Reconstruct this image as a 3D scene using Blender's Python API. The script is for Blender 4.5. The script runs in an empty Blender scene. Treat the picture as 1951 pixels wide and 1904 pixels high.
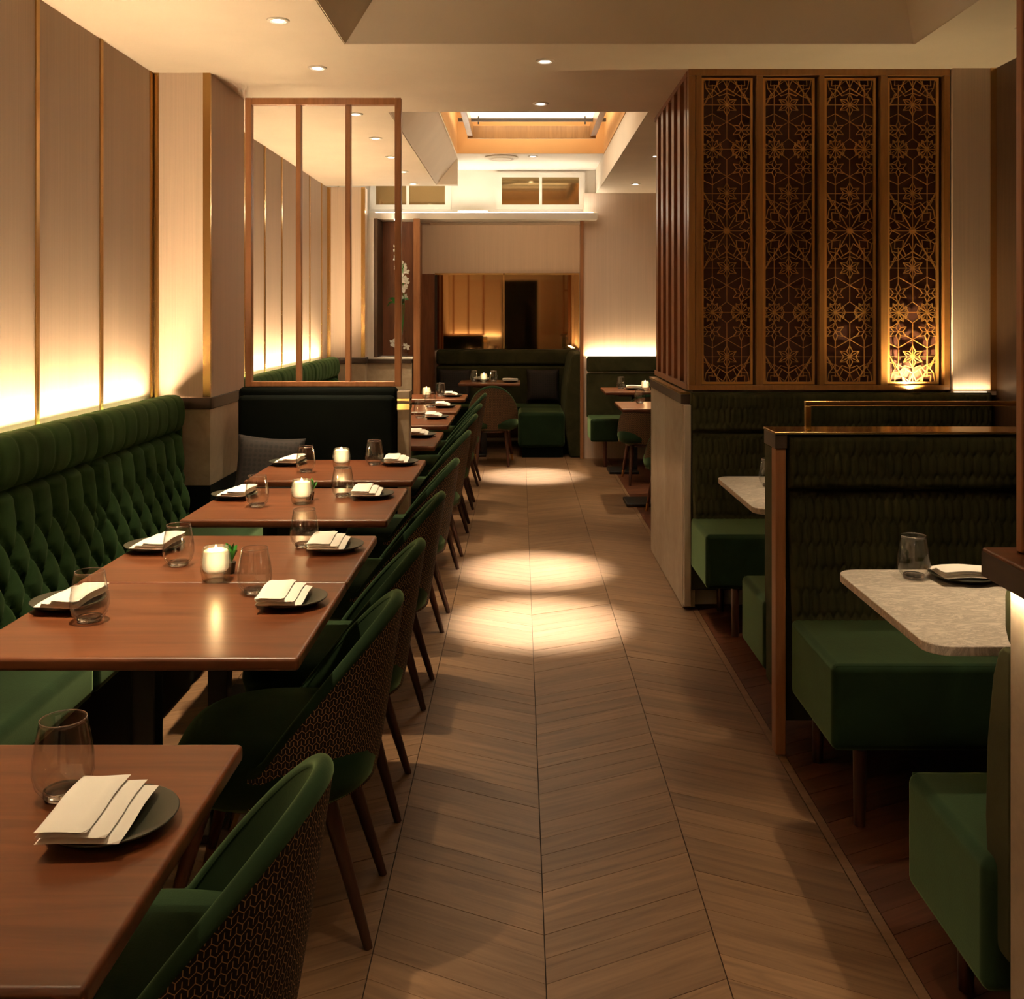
import bpy, math, random
import numpy as np
from mathutils import Vector, Matrix
random.seed(7)
PI = math.pi
sc = bpy.context.scene
C = sc.collection

# ------------------------------------------------------------------ camera
CH, F, VX, VY = 1.45, 1900.0, 991.0, 597.0          # eye height, focal length and vanishing point in pixels
cam = bpy.data.cameras.new('camera'); camo = bpy.data.objects.new('camera', cam); C.objects.link(camo)
camo.location = (0, 0, CH); camo.rotation_euler = (PI/2, 0, 0)
cam.sensor_width = 36; cam.lens = 36*F/1951
cam.shift_x = -(VX-975.5)/1951; cam.shift_y = -(952-VY)/1951
cam.clip_start = 0.05
sc.camera = camo
# ------------------------------------------------------------------ world and exposure
w = bpy.data.worlds.new('world'); sc.world = w; w.use_nodes = True
w.node_tree.nodes['Background'].inputs[0].default_value = (1, .72, .45, 1)
w.node_tree.nodes['Background'].inputs[1].default_value = 0.02
sc.view_settings.view_transform = 'Standard'; sc.view_settings.look = 'None'
sc.view_settings.exposure = 0.0; sc.view_settings.gamma = 1
sc.view_settings.use_curve_mapping = False
sc.cycles.use_denoising = True; sc.cycles.use_light_tree = False
sc.cycles.max_bounces = 7; sc.cycles.diffuse_bounces = 4; sc.cycles.glossy_bounces = 3; sc.cycles.transparent_max_bounces = 16
sc.cycles.use_adaptive_sampling = True; sc.cycles.adaptive_threshold = .02; sc.cycles.adaptive_min_samples = 16
sc.cycles.sample_clamp_indirect = 8
sc.cycles.caustics_refractive = False; sc.cycles.caustics_reflective = False
WARM = (1.0, .74, .45); WARM2 = (1.0, .88, .70); COOL = (1.0, .95, .86); COVE = (1.0, .69, .38)
P_DOWN, P_AISLE, P_FILL, P_COVE = 165.0, 3000.0, 40.0, 18.5   # watts: table downlights, aisle spots, booth downlights and added fill, cove per metre

# ------------------------------------------------------------------ node helpers
def mat_new(name):
    m = bpy.data.materials.new(name); m.use_nodes = True
    return m, m.node_tree, m.node_tree.nodes['Principled BSDF']
def setp(b, **k):
    for a, v in k.items():
        i = b.inputs[a.replace('_', ' ')]
        i.default_value = (*v, 1) if isinstance(v, tuple) and len(v) == 3 and i.type == 'RGBA' else v
class E:
    """small arithmetic-to-nodes helper"""
    def __init__(s, t, o): s.t, s.o = t, o
    def op(s, f, *a):
        n = s.t.nodes.new('ShaderNodeMath'); n.operation = f
        for i, x in enumerate((s,)+a):
            if isinstance(x, E): s.t.links.new(x.o, n.inputs[i])
            else: n.inputs[i].default_value = x
        return E(s.t, n.outputs[0])
    def __add__(s, b): return s.op('ADD', b)
    def __sub__(s, b): return s.op('SUBTRACT', b)
    def __mul__(s, b): return s.op('MULTIPLY', b)
    def __truediv__(s, b): return s.op('DIVIDE', b)
    def abs(s): return s.op('ABSOLUTE')
    def lt(s, b): return s.op('LESS_THAN', b)
    def gt(s, b): return s.op('GREATER_THAN', b)
    def mx(s, b): return s.op('MAXIMUM', b)
    def mn(s, b): return s.op('MINIMUM', b)
    def fract(s): return s.op('FRACT')
    def round(s): return s.op('ROUND')
def coords(t, kind='Object', scale=(1, 1, 1), rnd=False):
    tc = t.nodes.new('ShaderNodeTexCoord'); mp = t.nodes.new('ShaderNodeMapping')
    mp.inputs['Scale'].default_value = scale
    t.links.new(tc.outputs[kind], mp.inputs[0])
    return mp.outputs[0]
def noise(t, vec, scale, detail=4, rough=.55, dist=0):
    n = t.nodes.new('ShaderNodeTexNoise')
    n.inputs['Scale'].default_value = scale; n.inputs['Detail'].default_value = detail
    n.inputs['Roughness'].default_value = rough; n.inputs['Distortion'].default_value = dist
    t.links.new(vec, n.inputs['Vector']); return n.outputs[0]
def ramp(t, fac, stops):
    r = t.nodes.new('ShaderNodeValToRGB'); e = r.color_ramp.elements
    while len(e) < len(stops): e.new(.5)
    for i, (p, c) in enumerate(stops):
        e[i].position = p; e[i].color = (*c, 1) if len(c) == 3 else c
    t.links.new(fac, r.inputs[0]); return r.outputs[0]
def bump(t, b, h, strength=.3, dist=.01):
    n = t.nodes.new('ShaderNodeBump'); n.inputs['Strength'].default_value = strength; n.inputs['Distance'].default_value = dist
    t.links.new(h, n.inputs['Height']); t.links.new(n.outputs[0], b.inputs['Normal'])
def mixc(t, fac, a, b, mode='MIX'):
    n = t.nodes.new('ShaderNodeMix'); n.data_type = 'RGBA'; n.blend_type = mode
    for i, x in ((0, fac), (6, a), (7, b)):
        if isinstance(x, tuple): n.inputs[i].default_value = (*x, 1)
        elif isinstance(x, (int, float)): n.inputs[i].default_value = x
        else: t.links.new(x, n.inputs[i])
    return n.outputs[2]

# ------------------------------------------------------------------ materials
def plain(name, col, rough=.6, metal=0.0, spec=.5):
    m, t, b = mat_new(name); setp(b, Base_Color=col, Roughness=rough, Metallic=metal, Specular_IOR_Level=spec)
    return m
def m_plaster(name, col):
    m, t, b = mat_new(name); v = coords(t)
    n = noise(t, v, 2.5, 3)
    t.links.new(ramp(t, n, [(.3, tuple(c*.95 for c in col)), (.7, tuple(min(1, c*1.03) for c in col))]), b.inputs['Base Color'])
    setp(b, Roughness=.85, Specular_IOR_Level=.2); bump(t, b, noise(t, v, 60, 3), .08, .002); return m
def m_linen(name, col, sx=(1, 1, 1)):
    m, t, b = mat_new(name)
    a = noise(t, coords(t, scale=(260, 260, 1.3)), 1.0, 3, .6)
    c = noise(t, coords(t, scale=(14, 14, .5)), 1.0, 2)
    f = E(t, a)*.75 + E(t, c)*.25
    t.links.new(ramp(t, f.o, [(.3, tuple(x*.90 for x in col)), (.65, tuple(min(1, x*1.05) for x in col))]), b.inputs['Base Color'])
    setp(b, Roughness=.75, Specular_IOR_Level=.25); bump(t, b, a, .25, .003); return m
def m_velvet(name, col, tint, sheen=.9):
    m, t, b = mat_new(name); v = coords(t)
    n = noise(t, v, 5, 4, .6, .6); f = noise(t, v, 260, 2)
    t.links.new(ramp(t, n, [(.25, tuple(x*.62 for x in col)), (.75, tuple(x*1.45 for x in col))]), b.inputs['Base Color'])
    setp(b, Roughness=.9, Specular_IOR_Level=.12, Sheen_Weight=sheen, Sheen_Roughness=.38, Sheen_Tint=tint)
    bump(t, b, f, .12, .002); return m
def m_wood(name, c0, c1, rough=.35, axis='x', spec=.5, gs=1.0):
    m, t, b = mat_new(name)
    s = {'x': (2.2, 26, 26), 'y': (26, 2.2, 26), 'z': (26, 26, 2.2)}[axis]
    v = coords(t, scale=tuple(q*gs for q in s))
    a = noise(t, v, 1.0, 5, .6, 1.2); c = noise(t, v, 4.0, 3, .6)
    f = E(t, a)*.82 + E(t, c)*.18
    t.links.new(ramp(t, f.o, [(.30, c0), (.70, c1)]), b.inputs['Base Color'])
    setp(b, Roughness=rough, Specular_IOR_Level=spec); return m
def m_plank(name, c0, c1, c2):
    m, t, b = mat_new(name)
    g = t.nodes.new('ShaderNodeNewGeometry'); oi = t.nodes.new('ShaderNodeObjectInfo')
    r = (E(t, g.outputs['Random Per Island']) + E(t, oi.outputs['Random'])*3.7).fract()
    tc = t.nodes.new('ShaderNodeTexCoord'); mp = t.nodes.new('ShaderNodeMapping'); mp.inputs['Scale'].default_value = (2.5, 34, 1)
    cb = t.nodes.new('ShaderNodeCombineXYZ')
    t.links.new((r*37).o, cb.inputs[0]); t.links.new((r*91).o, cb.inputs[1])
    t.links.new(tc.outputs['UV'], mp.inputs[0]); t.links.new(cb.outputs[0], mp.inputs['Location'])
    a = noise(t, mp.outputs[0], 1.0, 5, .62, 1.0)
    base = ramp(t, a, [(.28, c0), (.5, c1), (.75, c2)])
    tone = ramp(t, r.o, [(0, (.84, .82, .80)), (1, (1.14, 1.12, 1.08))])
    t.links.new(mixc(t, 1.0, base, tone, 'MULTIPLY'), b.inputs['Base Color'])
    setp(b, Roughness=.42, Specular_IOR_Level=.4); bump(t, b, a, .12, .002); return m
def m_stone(name, c0, c1, c2, scale=3.0, rough=.3):
    m, t, b = mat_new(name); v = coords(t)
    a = noise(t, v, scale, 6, .6, 1.5); c = noise(t, v, scale*9, 4, .6)
    f = E(t, a)*.75 + E(t, c)*.25
    t.links.new(ramp(t, f.o, [(.3, c0), (.5, c1), (.72, c2)]), b.inputs['Base Color'])
    setp(b, Roughness=rough, Specular_IOR_Level=.5); return m
def m_marble(name):
    m, t, b = mat_new(name); v = coords(t, scale=(1.0, 2.2, 1))
    a = noise(t, v, 11, 8, .72, 2.2); c = noise(t, coords(t), 3, 4)
    vein = (E(t, a) - .5).abs()
    col = ramp(t, vein.o, [(0, (.26, .22, .18)), (.03, (.50, .44, .37)), (.10, (.78, .70, .61))])
    t.links.new(mixc(t, .35, col, ramp(t, c, [(.3, (.50, .45, .39)), (.7, (.85, .77, .67))])), b.inputs['Base Color'])
    setp(b, Roughness=.3); return m
def m_glass(name, tint=(.97, .98, .97), base=.07, edge=.55, amp=.85, rough=.07):
    m, t, b = mat_new(name); t.nodes.remove(b)
    lw = t.nodes.new('ShaderNodeLayerWeight'); lw.inputs['Blend'].default_value = .28
    fc = E(t, lw.outputs['Facing'])
    tr = t.nodes.new('ShaderNodeBsdfTransparent')
    t.links.new(mixc(t, fc.op('POWER', 4.0).o, tint, tuple(c*edge for c in tint)), tr.inputs[0])
    gl = t.nodes.new('ShaderNodeBsdfGlossy'); gl.inputs['Roughness'].default_value = rough
    f = (fc.op('POWER', 2.0)*amp + base)
    mx = t.nodes.new('ShaderNodeMixShader'); t.links.new(f.o, mx.inputs[0]); t.links.new(tr.outputs[0], mx.inputs[1]); t.links.new(gl.outputs[0], mx.inputs[2])
    t.links.new(mx.outputs[0], t.nodes['Material Output'].inputs[0]); return m
def m_solidglass(name):
    m, t, b = mat_new(name); setp(b, Base_Color=(1, 1, 1), Roughness=.02, Transmission_Weight=1.0, IOR=1.5); return m
def m_emit(name, col, s):
    m, t, b = mat_new(name); setp(b, Base_Color=col, Emission_Color=col, Emission_Strength=s); return m
def m_chairprint(name):
    m, t, b = mat_new(name)
    tc = t.nodes.new('ShaderNodeTexCoord'); sp = t.nodes.new('ShaderNodeSeparateXYZ'); t.links.new(tc.outputs['UV'], sp.inputs[0])
    p, d, A, L, wd = .0175, .0155, .0033, .0085, .00075
    x = E(t, sp.outputs[0]); y = E(t, sp.outputs[1])
    u = (x/p).fract()                                   # 0..1 : peak at .5, trough at 0
    tri = ((u-.5).abs()*-4.0 + 1.0)*A                    # -A at trough, +A at peak
    yy = y - tri
    yl = yy - ((yy/d).round()*d)                         # distance to nearest zigzag
    zig = yl.abs().lt(wd*1.15)
    pk = ((u-.5).abs()*p).lt(wd)                         # column of the peaks
    up = ((y-A)/d); upf = (up - up.op('FLOOR'))*d        # height above the last peak
    tk1 = pk*upf.lt(L)
    tu = (u.mn((u*-1.0)+1.0)*p).lt(wd)
    dn = ((y+A)/d); dnf = (dn.op('CEIL') - dn)*d
    tk2 = tu*dnf.lt(L)
    f = zig.mx(tk1).mx(tk2)
    t.links.new(mixc(t, f.o, (.010, .008, .007), (.42, .235, .10)), b.inputs['Base Color'])
    t.links.new((f*-.25 + .75).o, b.inputs['Roughness']); setp(b, Specular_IOR_Level=.25); return m
def m_dots(name):
    m, t, b = mat_new(name); v = coords(t, scale=(1, 1, 1))
    vo = t.nodes.new('ShaderNodeTexVoronoi'); vo.inputs['Scale'].default_value = 42; vo.inputs['Randomness'].default_value = .15
    t.links.new(v, vo.inputs['Vector'])
    t.links.new(ramp(t, vo.outputs['Distance'], [(.30, (.003, .002, .002)), (.46, (.012, .008, .007))]), b.inputs['Base Color'])
    setp(b, Roughness=.8); return m

M = {}
M['ceiling'] = m_plaster('ceiling_plaster', (.80, .71, .60))
M['white'] = m_plaster('white_paint', (.85, .80, .72))
M['linen'] = m_linen('linen_wallcovering', (.75, .595, .48))
M['gold'] = plain('brushed_gold', (.80, .53, .22), .24, 1)
M['brass'] = plain('polished_brass', (.85, .60, .24), .16, 1)
M['bronze'] = plain('bronze_lattice', (.70, .36, .11), .34, .45)
M['bronzeframe'] = m_wood('bronze_wood_frame', (.25, .118, .034), (.38, .19, .056), .32, 'z')
M['lattback'] = plain('lattice_backing', (.085, .026, .014), .6)
M['greenv'] = m_velvet('green_velvet', (.009, .023, .0095), (.32, .50, .24), .75)
M['benchg'] = m_velvet('green_bench_fabric', (.031, .074, .027), (.28, .42, .2), .25)
M['booth'] = m_velvet('dark_green_embossed_velvet', (.030, .031, .0135), (.30, .32, .16), .12)
M['darkv'] = m_velvet('shade_dark_velvet', (.0012, .0032, .0022), (.03, .08, .05), .06)  # near-black tone puts the shade of the unlit booth back into the colour
M['tablewood'] = m_wood('walnut_tabletop', (.078, .024, .0095), (.185, .063, .0245), .30, 'x', .5, .8)
M['framewood'] = m_wood('brown_frame_wood', (.27, .115, .045), (.42, .19, .080), .42, 'z')
M['slatwood'] = m_wood('reddish_slat_wood', (.15, .052, .020), (.27, .10, .040), .42, 'z')
M['darkwood'] = m_wood('dark_stained_wood', (.020, .011, .007), (.040, .021, .012), .45, 'y')
M['wallwood'] = m_wood('dark_wall_veneer', (.050, .026, .014), (.085, .046, .024), .45, 'z')
M['legwood'] = m_wood('walnut_leg', (.030, .012, .008), (.075, .026, .014), .35, 'z')
M['redleg'] = m_wood('mahogany_leg', (.06, .018, .010), (.12, .035, .018), .35, 'z')
M['plank'] = m_plank('oak_chevron_plank', (.118, .066, .034), (.178, .104, .056), (.235, .142, .080))
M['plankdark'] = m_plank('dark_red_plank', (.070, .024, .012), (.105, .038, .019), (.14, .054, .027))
M['joint'] = plain('dark_floor_joint', (.022, .012, .006), .9)
M['stone'] = m_stone('beige_stone', (.30, .235, .165), (.40, .32, .23), (.50, .41, .31), 4)
M['limestone'] = m_stone('polished_limestone', (.50, .43, .34), (.58, .51, .41), (.66, .59, .48), 2.2, .25)
M['marble'] = m_marble('grey_veined_marble')
M['black'] = plain('black_metal', (.010, .009, .008), .45)
M['plate'] = plain('dark_green_stoneware', (.030, .034, .022), .38)
M['napkin'] = plain('white_linen_napkin', (.86, .83, .76), .9, 0, .1)
M['glass'] = m_glass('clear_glass', (.985, .99, .985), .06)
M['glassrim'] = m_glass('glass_rim', (.98, .98, .98), .45, .7, .5, .12)
M['glassfoot'] = m_solidglass('solid_glass_foot')
M['votive'] = m_glass('frosted_votive_glass', (.92, .88, .78), .14)
def m_glow(name):
    m, t, b = mat_new(name); lw = t.nodes.new('ShaderNodeLayerWeight'); lw.inputs['Blend'].default_value = .5
    f = ((E(t, lw.outputs['Facing'])*-1.0+1.0).op('POWER', 3.0)*2.6+.45)
    setp(b, Base_Color=(.9, .85, .7), Emission_Color=(1.0, .78, .46), Roughness=.4); t.links.new(f.o, b.inputs['Emission Strength']); return m
M['glow_insert'] = m_glow('candle_glow_insert')  # candlelight in the holder put into emission, strongest facing the viewer
M['flame'] = m_emit('candle_flame', (1.0, .74, .38), 22)
M['leaf'] = plain('green_leaf', (.035, .22, .035), .45)
M['petal'] = plain('white_petal', (.88, .87, .82), .6)
M['print'] = m_chairprint('black_gold_zigzag_fabric')
M['dots'] = m_dots('brown_spotted_fabric')
M['mirror'] = plain('bronze_mirror', (.70, .46, .22), .03, 1)
M['wglass'] = plain('dark_window_glass', (.30, .21, .10), .06, .9)
M['lens'] = m_emit('lamp_lens', (1.0, .93, .80), 30)
M['lens2'] = m_emit('lamp_lens_soft', (1.0, .90, .70), 14)
M['strip'] = m_emit('light_strip', (1.0, .80, .50), 4)
M['panelglow'] = m_emit('backlit_panel', (1.0, .82, .55), 3.2)
M['amber'] = m_plaster('amber_plaster', (.74, .46, .22))

# ------------------------------------------------------------------ mesh helpers
class MB:
    def __init__(s): s.v = []; s.f = []; s.uv = None
    def add(s, vs, fs):
        o = len(s.v); s.v += [tuple(p) for p in vs]; s.f += [tuple(i+o for i in q) for q in fs]; return s
    def box(s, x0, x1, y0, y1, z0, z1):
        return s.add([(x0, y0, z0), (x1, y0, z0), (x1, y1, z0), (x0, y1, z0), (x0, y0, z1), (x1, y0, z1), (x1, y1, z1), (x0, y1, z1)],
                     [(3, 2, 1, 0), (4, 5, 6, 7), (0, 1, 5, 4), (1, 2, 6, 5), (2, 3, 7, 6), (3, 0, 4, 7)])
    def prism(s, pts, a0, a1, axis='y'):
        """extrude a 2D outline along an axis; pts are (x,z) for y, (y,z) for x, (x,y) for z"""
        n = len(pts)
        def q(p, a): return {'y': (p[0], a, p[1]), 'x': (a, p[0], p[1]), 'z': (p[0], p[1], a)}[axis]
        vs = [q(p, a0) for p in pts] + [q(p, a1) for p in pts]
        fs = [tuple(range(n)), tuple(reversed(range(n, 2*n)))] + [(i, i+n, (i+1) % n+n, (i+1) % n) for i in range(n)]
        return s.add(vs, fs)
    def lathe(s, prof, n=32, c=(0, 0, 0), close=True):
        vs = []; fs = []
        for r, z in prof:
            for k in range(n):
                a = 2*PI*k/n; vs.append((c[0]+r*math.cos(a), c[1]+r*math.sin(a), c[2]+z))
        m = len(prof)
        for i in range(m-1):
            for k in range(n):
                fs.append((i*n+k, i*n+(k+1) % n, (i+1)*n+(k+1) % n, (i+1)*n+k))
        if close:
            if prof[0][0] > 1e-5: fs.append(tuple(reversed(range(n))))
            if prof[-1][0] > 1e-5: fs.append(tuple((m-1)*n+k for k in range(n)))
        return s.add(vs, fs)
    def rod(s, a, b, r0, r1=None, n=12):
        r1 = r0 if r1 is None else r1
        a, b = Vector(a), Vector(b); d = (b-a).normalized()
        u = d.cross(Vector((0, 0, 1)));
        if u.length < 1e-4: u = Vector((1, 0, 0))
        u.normalize(); w_ = d.cross(u)
        vs = [a+(u*math.cos(2*PI*k/n)+w_*math.sin(2*PI*k/n))*r0 for k in range(n)] + [b+(u*math.cos(2*PI*k/n)+w_*math.sin(2*PI*k/n))*r1 for k in range(n)]
        fs = [(k, (k+1) % n, (k+1) % n+n, k+n) for k in range(n)] + [tuple(reversed(range(n))), tuple(range(n, 2*n))]
        return s.add(vs, fs)
    def bar(s, a, b, wd, dp, nrm):
        """flat rectangular bar between two points; nrm is the face direction"""
        a, b, nrm = Vector(a), Vector(b), Vector(nrm); d = (b-a)
        if d.length < 1e-5: return s
        sd = d.normalized().cross(nrm)*wd/2; up = nrm*dp
        vs = [a-sd, a+sd, b+sd, b-sd]; vs = vs + [p+up for p in vs]
        return s.add(vs, [(3, 2, 1, 0), (4, 5, 6, 7), (0, 1, 5, 4), (1, 2, 6, 5), (2, 3, 7, 6), (3, 0, 4, 7)])
    def grid(s, pts):
        """pts: array rows x cols x 3"""
        R, K = pts.shape[:2]
        fs = [(i*K+j, i*K+j+1, (i+1)*K+j+1, (i+1)*K+j) for i in range(R-1) for j in range(K-1)]
        return s.add([tuple(map(float, p)) for p in pts.reshape(-1, 3)], fs)
def base_loc(p):
    v = Vector((0, 0, 0))
    while p: v += Vector(p.location); p = p.parent
    return v
def obj(name, mb, mat, parent=None, smooth=False, bevel=0, world=True, seg=2, uv=None, autosm=False):
    me = bpy.data.meshes.new(name)
    off = base_loc(parent) if (parent and world) else Vector((0, 0, 0))
    me.from_pydata([(v[0]-off.x, v[1]-off.y, v[2]-off.z) for v in mb.v], [], mb.f)
    import bmesh
    bm = bmesh.new(); bm.from_mesh(me); bmesh.ops.recalc_face_normals(bm, faces=bm.faces); bm.to_mesh(me); bm.free()
    if uv is not None:
        ul = me.uv_layers.new(name='uv')
        li = np.zeros(len(me.loops), dtype=np.int32); me.loops.foreach_get('vertex_index', li)
        ul.data.foreach_set('uv', np.asarray(uv, dtype=np.float32)[li].ravel())
    me.materials.append(M[mat] if isinstance(mat, str) else mat)
    if smooth: me.polygons.foreach_set('use_smooth', [True]*len(me.polygons))
    me.update()
    o = bpy.data.objects.new(name, me); C.objects.link(o)
    if parent: o.parent = parent
    if bevel:
        b = o.modifiers.new('bevel', 'BEVEL'); b.width = bevel; b.segments = seg; b.limit_method = 'ANGLE'
        me.polygons.foreach_set('use_smooth', [True]*len(me.polygons))
        wn = o.modifiers.new('wn', 'WEIGHTED_NORMAL')
    elif autosm:
        me.polygons.foreach_set('use_smooth', [True]*len(me.polygons))
        try: me.set_sharp_from_angle(angle=math.radians(35))
        except Exception: pass
    return o
def tag(o, label=None, cat=None, group=None, kind=None):
    if label: o['label'] = label
    if cat: o['category'] = cat
    if group: o['group'] = group
    if kind: o['kind'] = kind
    return o
def thing(name, loc, label, cat, group=None, rz=0):
    o = bpy.data.objects.new(name, None); C.objects.link(o); o.empty_display_size = .1
    o.location = loc; o.rotation_euler = (0, 0, rz); return tag(o, label, cat, group)
def copy_thing(src, loc, rz=None, label=None, group=None):
    def rec(o, par):
        c = o.copy(); C.objects.link(c)
        if par: c.parent = par; c.matrix_parent_inverse = o.matrix_parent_inverse
        for ch in list(o.children): rec(ch, c)
        return c
    r = rec(src, None); r.location = loc
    if rz is not None: r.rotation_euler = (0, 0, rz)
    if label: r['label'] = label
    if group: r['group'] = group
    return r
def bx(name, x0, x1, y0, y1, z0, z1, mat, parent=None, bevel=0, **k):
    return obj(name, MB().box(x0, x1, y0, y1, z0, z1), mat, parent, bevel=bevel, **k)
def struct(name, mb, mat, label=None, bevel=0):
    o = obj(name, mb, mat, None, bevel=bevel); o['kind'] = 'structure'
    if label: o['label'] = label
    return o
def area(name, loc, rot, sx, sy, watts, col, parent=None, spread=PI):
    l = bpy.data.lights.new(name, 'AREA'); l.shape = 'RECTANGLE'; l.size = sx; l.size_y = sy; l.energy = watts; l.color = col; l.spread = spread
    o = bpy.data.objects.new(name, l); C.objects.link(o); o.location = loc; o.rotation_euler = rot
    if parent: o.parent = parent; o.location = Vector(loc)-base_loc(parent)
    return o
def spot(name, loc, watts, col, ang, blend, parent, rad=.02, aim=None):
    l = bpy.data.lights.new(name, 'SPOT'); l.energy = watts; l.color = col; l.spot_size = math.radians(ang); l.spot_blend = blend; l.shadow_soft_size = rad
    o = bpy.data.objects.new(name, l); C.objects.link(o); o.location = Vector(loc)-base_loc(parent); o.parent = parent
    if aim is not None: o.rotation_euler = (Vector(aim)-Vector(loc)).to_track_quat('-Z', 'Y').to_euler()
    return o
def point(name, loc, watts, col, parent, rad=.012):
    l = bpy.data.lights.new(name, 'POINT'); l.energy = watts; l.color = col; l.shadow_soft_size = rad
    o = bpy.data.objects.new(name, l); C.objects.link(o); o.location = Vector(loc)-base_loc(parent); o.parent = parent; return o
def X(px, Y): return (px-VX)/F*Y
def Z(py, Y): return CH-(py-VY)/F*Y

# ------------------------------------------------------------------ room dimensions
WL, WR, CZ, YR, YB, YF = -1.833, 2.33, 2.65, -3.2, 11.2, 9.96
P1Y0, P1Y1, P1X = 4.98, 5.595, -1.549
P2Y, P2X = 9.5, -1.48
CX0, CX1, CZ2 = -.785, .77, 2.90

# ================================================================== FLOOR
fl = struct('floor', MB().box(WL-.2, WR+.2, YR-.2, YB+.2, -.12, -.010), 'joint', 'oak chevron parquet floor of the aisle with dark reddish planks under the booths')
cols = [-1.906, -1.513, -1.12, -.727, -.334, .056, .451, .843]
PITCH, GAP, SL = .085, .0011, .188
def plank_mesh(x0, x1, sgn, y=0.0, mb=None, uvs=None):
    g = .0012; x0 += g; x1 -= g; s = SL if sgn > 0 else -SL
    ya, yb = (y, y+s) if s > 0 else (y-s, y)
    top = [(x0, ya), (x1, yb), (x1, yb+PITCH-GAP), (x0, ya+PITCH-GAP)]
    mb = mb or MB()
    vs = [(a, b, -.012) for a, b in top]+[(a, b, 0) for a, b in top]
    mb.add(vs, [(3, 2, 1, 0), (4, 5, 6, 7), (0, 1, 5, 4), (1, 2, 6, 5), (2, 3, 7, 6), (3, 0, 4, 7)])
    if uvs is not None:
        l = math.hypot(x1-x0, s)
        uvs += [(0, 0), (l, 0), (l, PITCH*.9), (0, PITCH*.9)]*2
    return mb
rest = MB(); ruv = []; restd = MB(); rduv = []
def lay(x0, x1, sgn, ynear, yfar, mat, acc, auv):
    uvs = []; src = None; y = YR
    while y < YB-.1:
        if ynear <= y < yfar:
            if src is None:
                src = obj('plank', plank_mesh(x0, x1, sgn, 0, None, uvs), mat, fl, uv=uvs, world=False); o = src
            else:
                o = src.copy(); C.objects.link(o); o.parent = fl
            o.location = (0, y, random.uniform(-.0006, .0004))
        else:
            plank_mesh(x0, x1, sgn, y, acc, auv)
        y += PITCH
for i in range(len(cols)-1):
    near, far = {6: (1.9, 4.8), 5: (1.8, 4.9), 4: (1.8, 4.9), 3: (1.8, 4.3), 2: (2.0, 3.2)}.get(i, (99, 99))
    sgn = 1 if i % 2 == 1 else -1
    lay(cols[i], cols[i+1], sgn, near, far, 'plank', rest, ruv)
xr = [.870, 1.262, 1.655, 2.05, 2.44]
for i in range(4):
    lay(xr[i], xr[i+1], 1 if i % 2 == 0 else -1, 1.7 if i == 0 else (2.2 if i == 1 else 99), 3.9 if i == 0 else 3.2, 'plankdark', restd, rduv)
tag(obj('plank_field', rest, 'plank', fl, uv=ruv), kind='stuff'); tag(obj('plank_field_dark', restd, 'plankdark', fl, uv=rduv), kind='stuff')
bx('border_strip', .844, .869, YR, YB, -.012, .0003, 'plank', fl, uv=[(0, 0), (.02, 0), (.02, 8), (0, 8)]*2)

# ================================================================== CEILING
H1 = (CX0, 1.76, .4, 4.45)            # first coffer x0,x1,y0,y1
H2 = (CX0, CX1, 5.94, 10.1)           # second coffer
ce = MB(); TH = .12
def slab(x0, x1, y0, y1): ce.box(x0, x1, y0, y1, CZ, CZ+TH)
slab(WL-.2, H1[0], YR-.2, 9.4); slab(H1[0], WR+.2, YR-.2, H1[2]); slab(H1[1], WR+.2, H1[2], H1[3])
slab(H1[0], WR+.2, H1[3], H2[2]); slab(H2[1], WR+.2, H2[2], YF+.1)
ceil = struct('ceiling', ce, 'ceiling', 'plain warm-lit plaster ceiling with recessed coffers')
def coffer(h, dl, dr, zt, df=.02):
    x0, x1, y0, y1 = h
    m = MB().prism([(x0+.006, CZ+.001), (x0-.15, CZ+.121), (x0-.15, zt+.1), (x0+dl, zt+.1), (x0+dl, zt)], y0, y1, 'y'); obj('coffer_side', m, 'ceiling', ceil)
    m = MB().prism([(x1-.006, CZ+.001), (x1+.15, CZ+.121), (x1+.15, zt+.1), (x1-dr-.006, zt+.1), (x1-dr-.006, zt)], y0, y1, 'y'); obj('coffer_side', m, 'ceiling', ceil)
coffer(H1, .16, .045, 2.90)
obj('coffer_face', MB().box(H1[0]+.008, H1[1]-.008, H1[3]-.006, H1[3]+.1, CZ+.001, 3.0), 'ceiling', ceil)
obj('coffer_face', MB().box(H1[0]+.008, H1[1]-.008, H1[2]-.1, H1[2]+.006, CZ+.001, 3.0), 'ceiling', ceil)
obj('coffer_top', MB().box(H1[0], H1[1], H1[2]-.1, H1[3]+.1, 2.90, 3.0), 'ceiling', ceil)
coffer((H2[0], H2[1], H2[2], 9.4), .20, .0, CZ2)
obj('coffer_side', MB().box(H2[1]-.006, H2[1]+.15, 9.4, 10.1, CZ+.001, 3.0), 'ceiling', ceil)
obj('coffer_face', MB().box(H2[0], H2[1], H2[2]-.1, H2[2]+.006, CZ+.001, 3.0), 'ceiling', ceil)
obj('coffer_face', MB().box(WL-.2, H2[0]+.2, 9.3, 9.406, CZ+.001, 3.0), 'ceiling', ceil)
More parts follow.
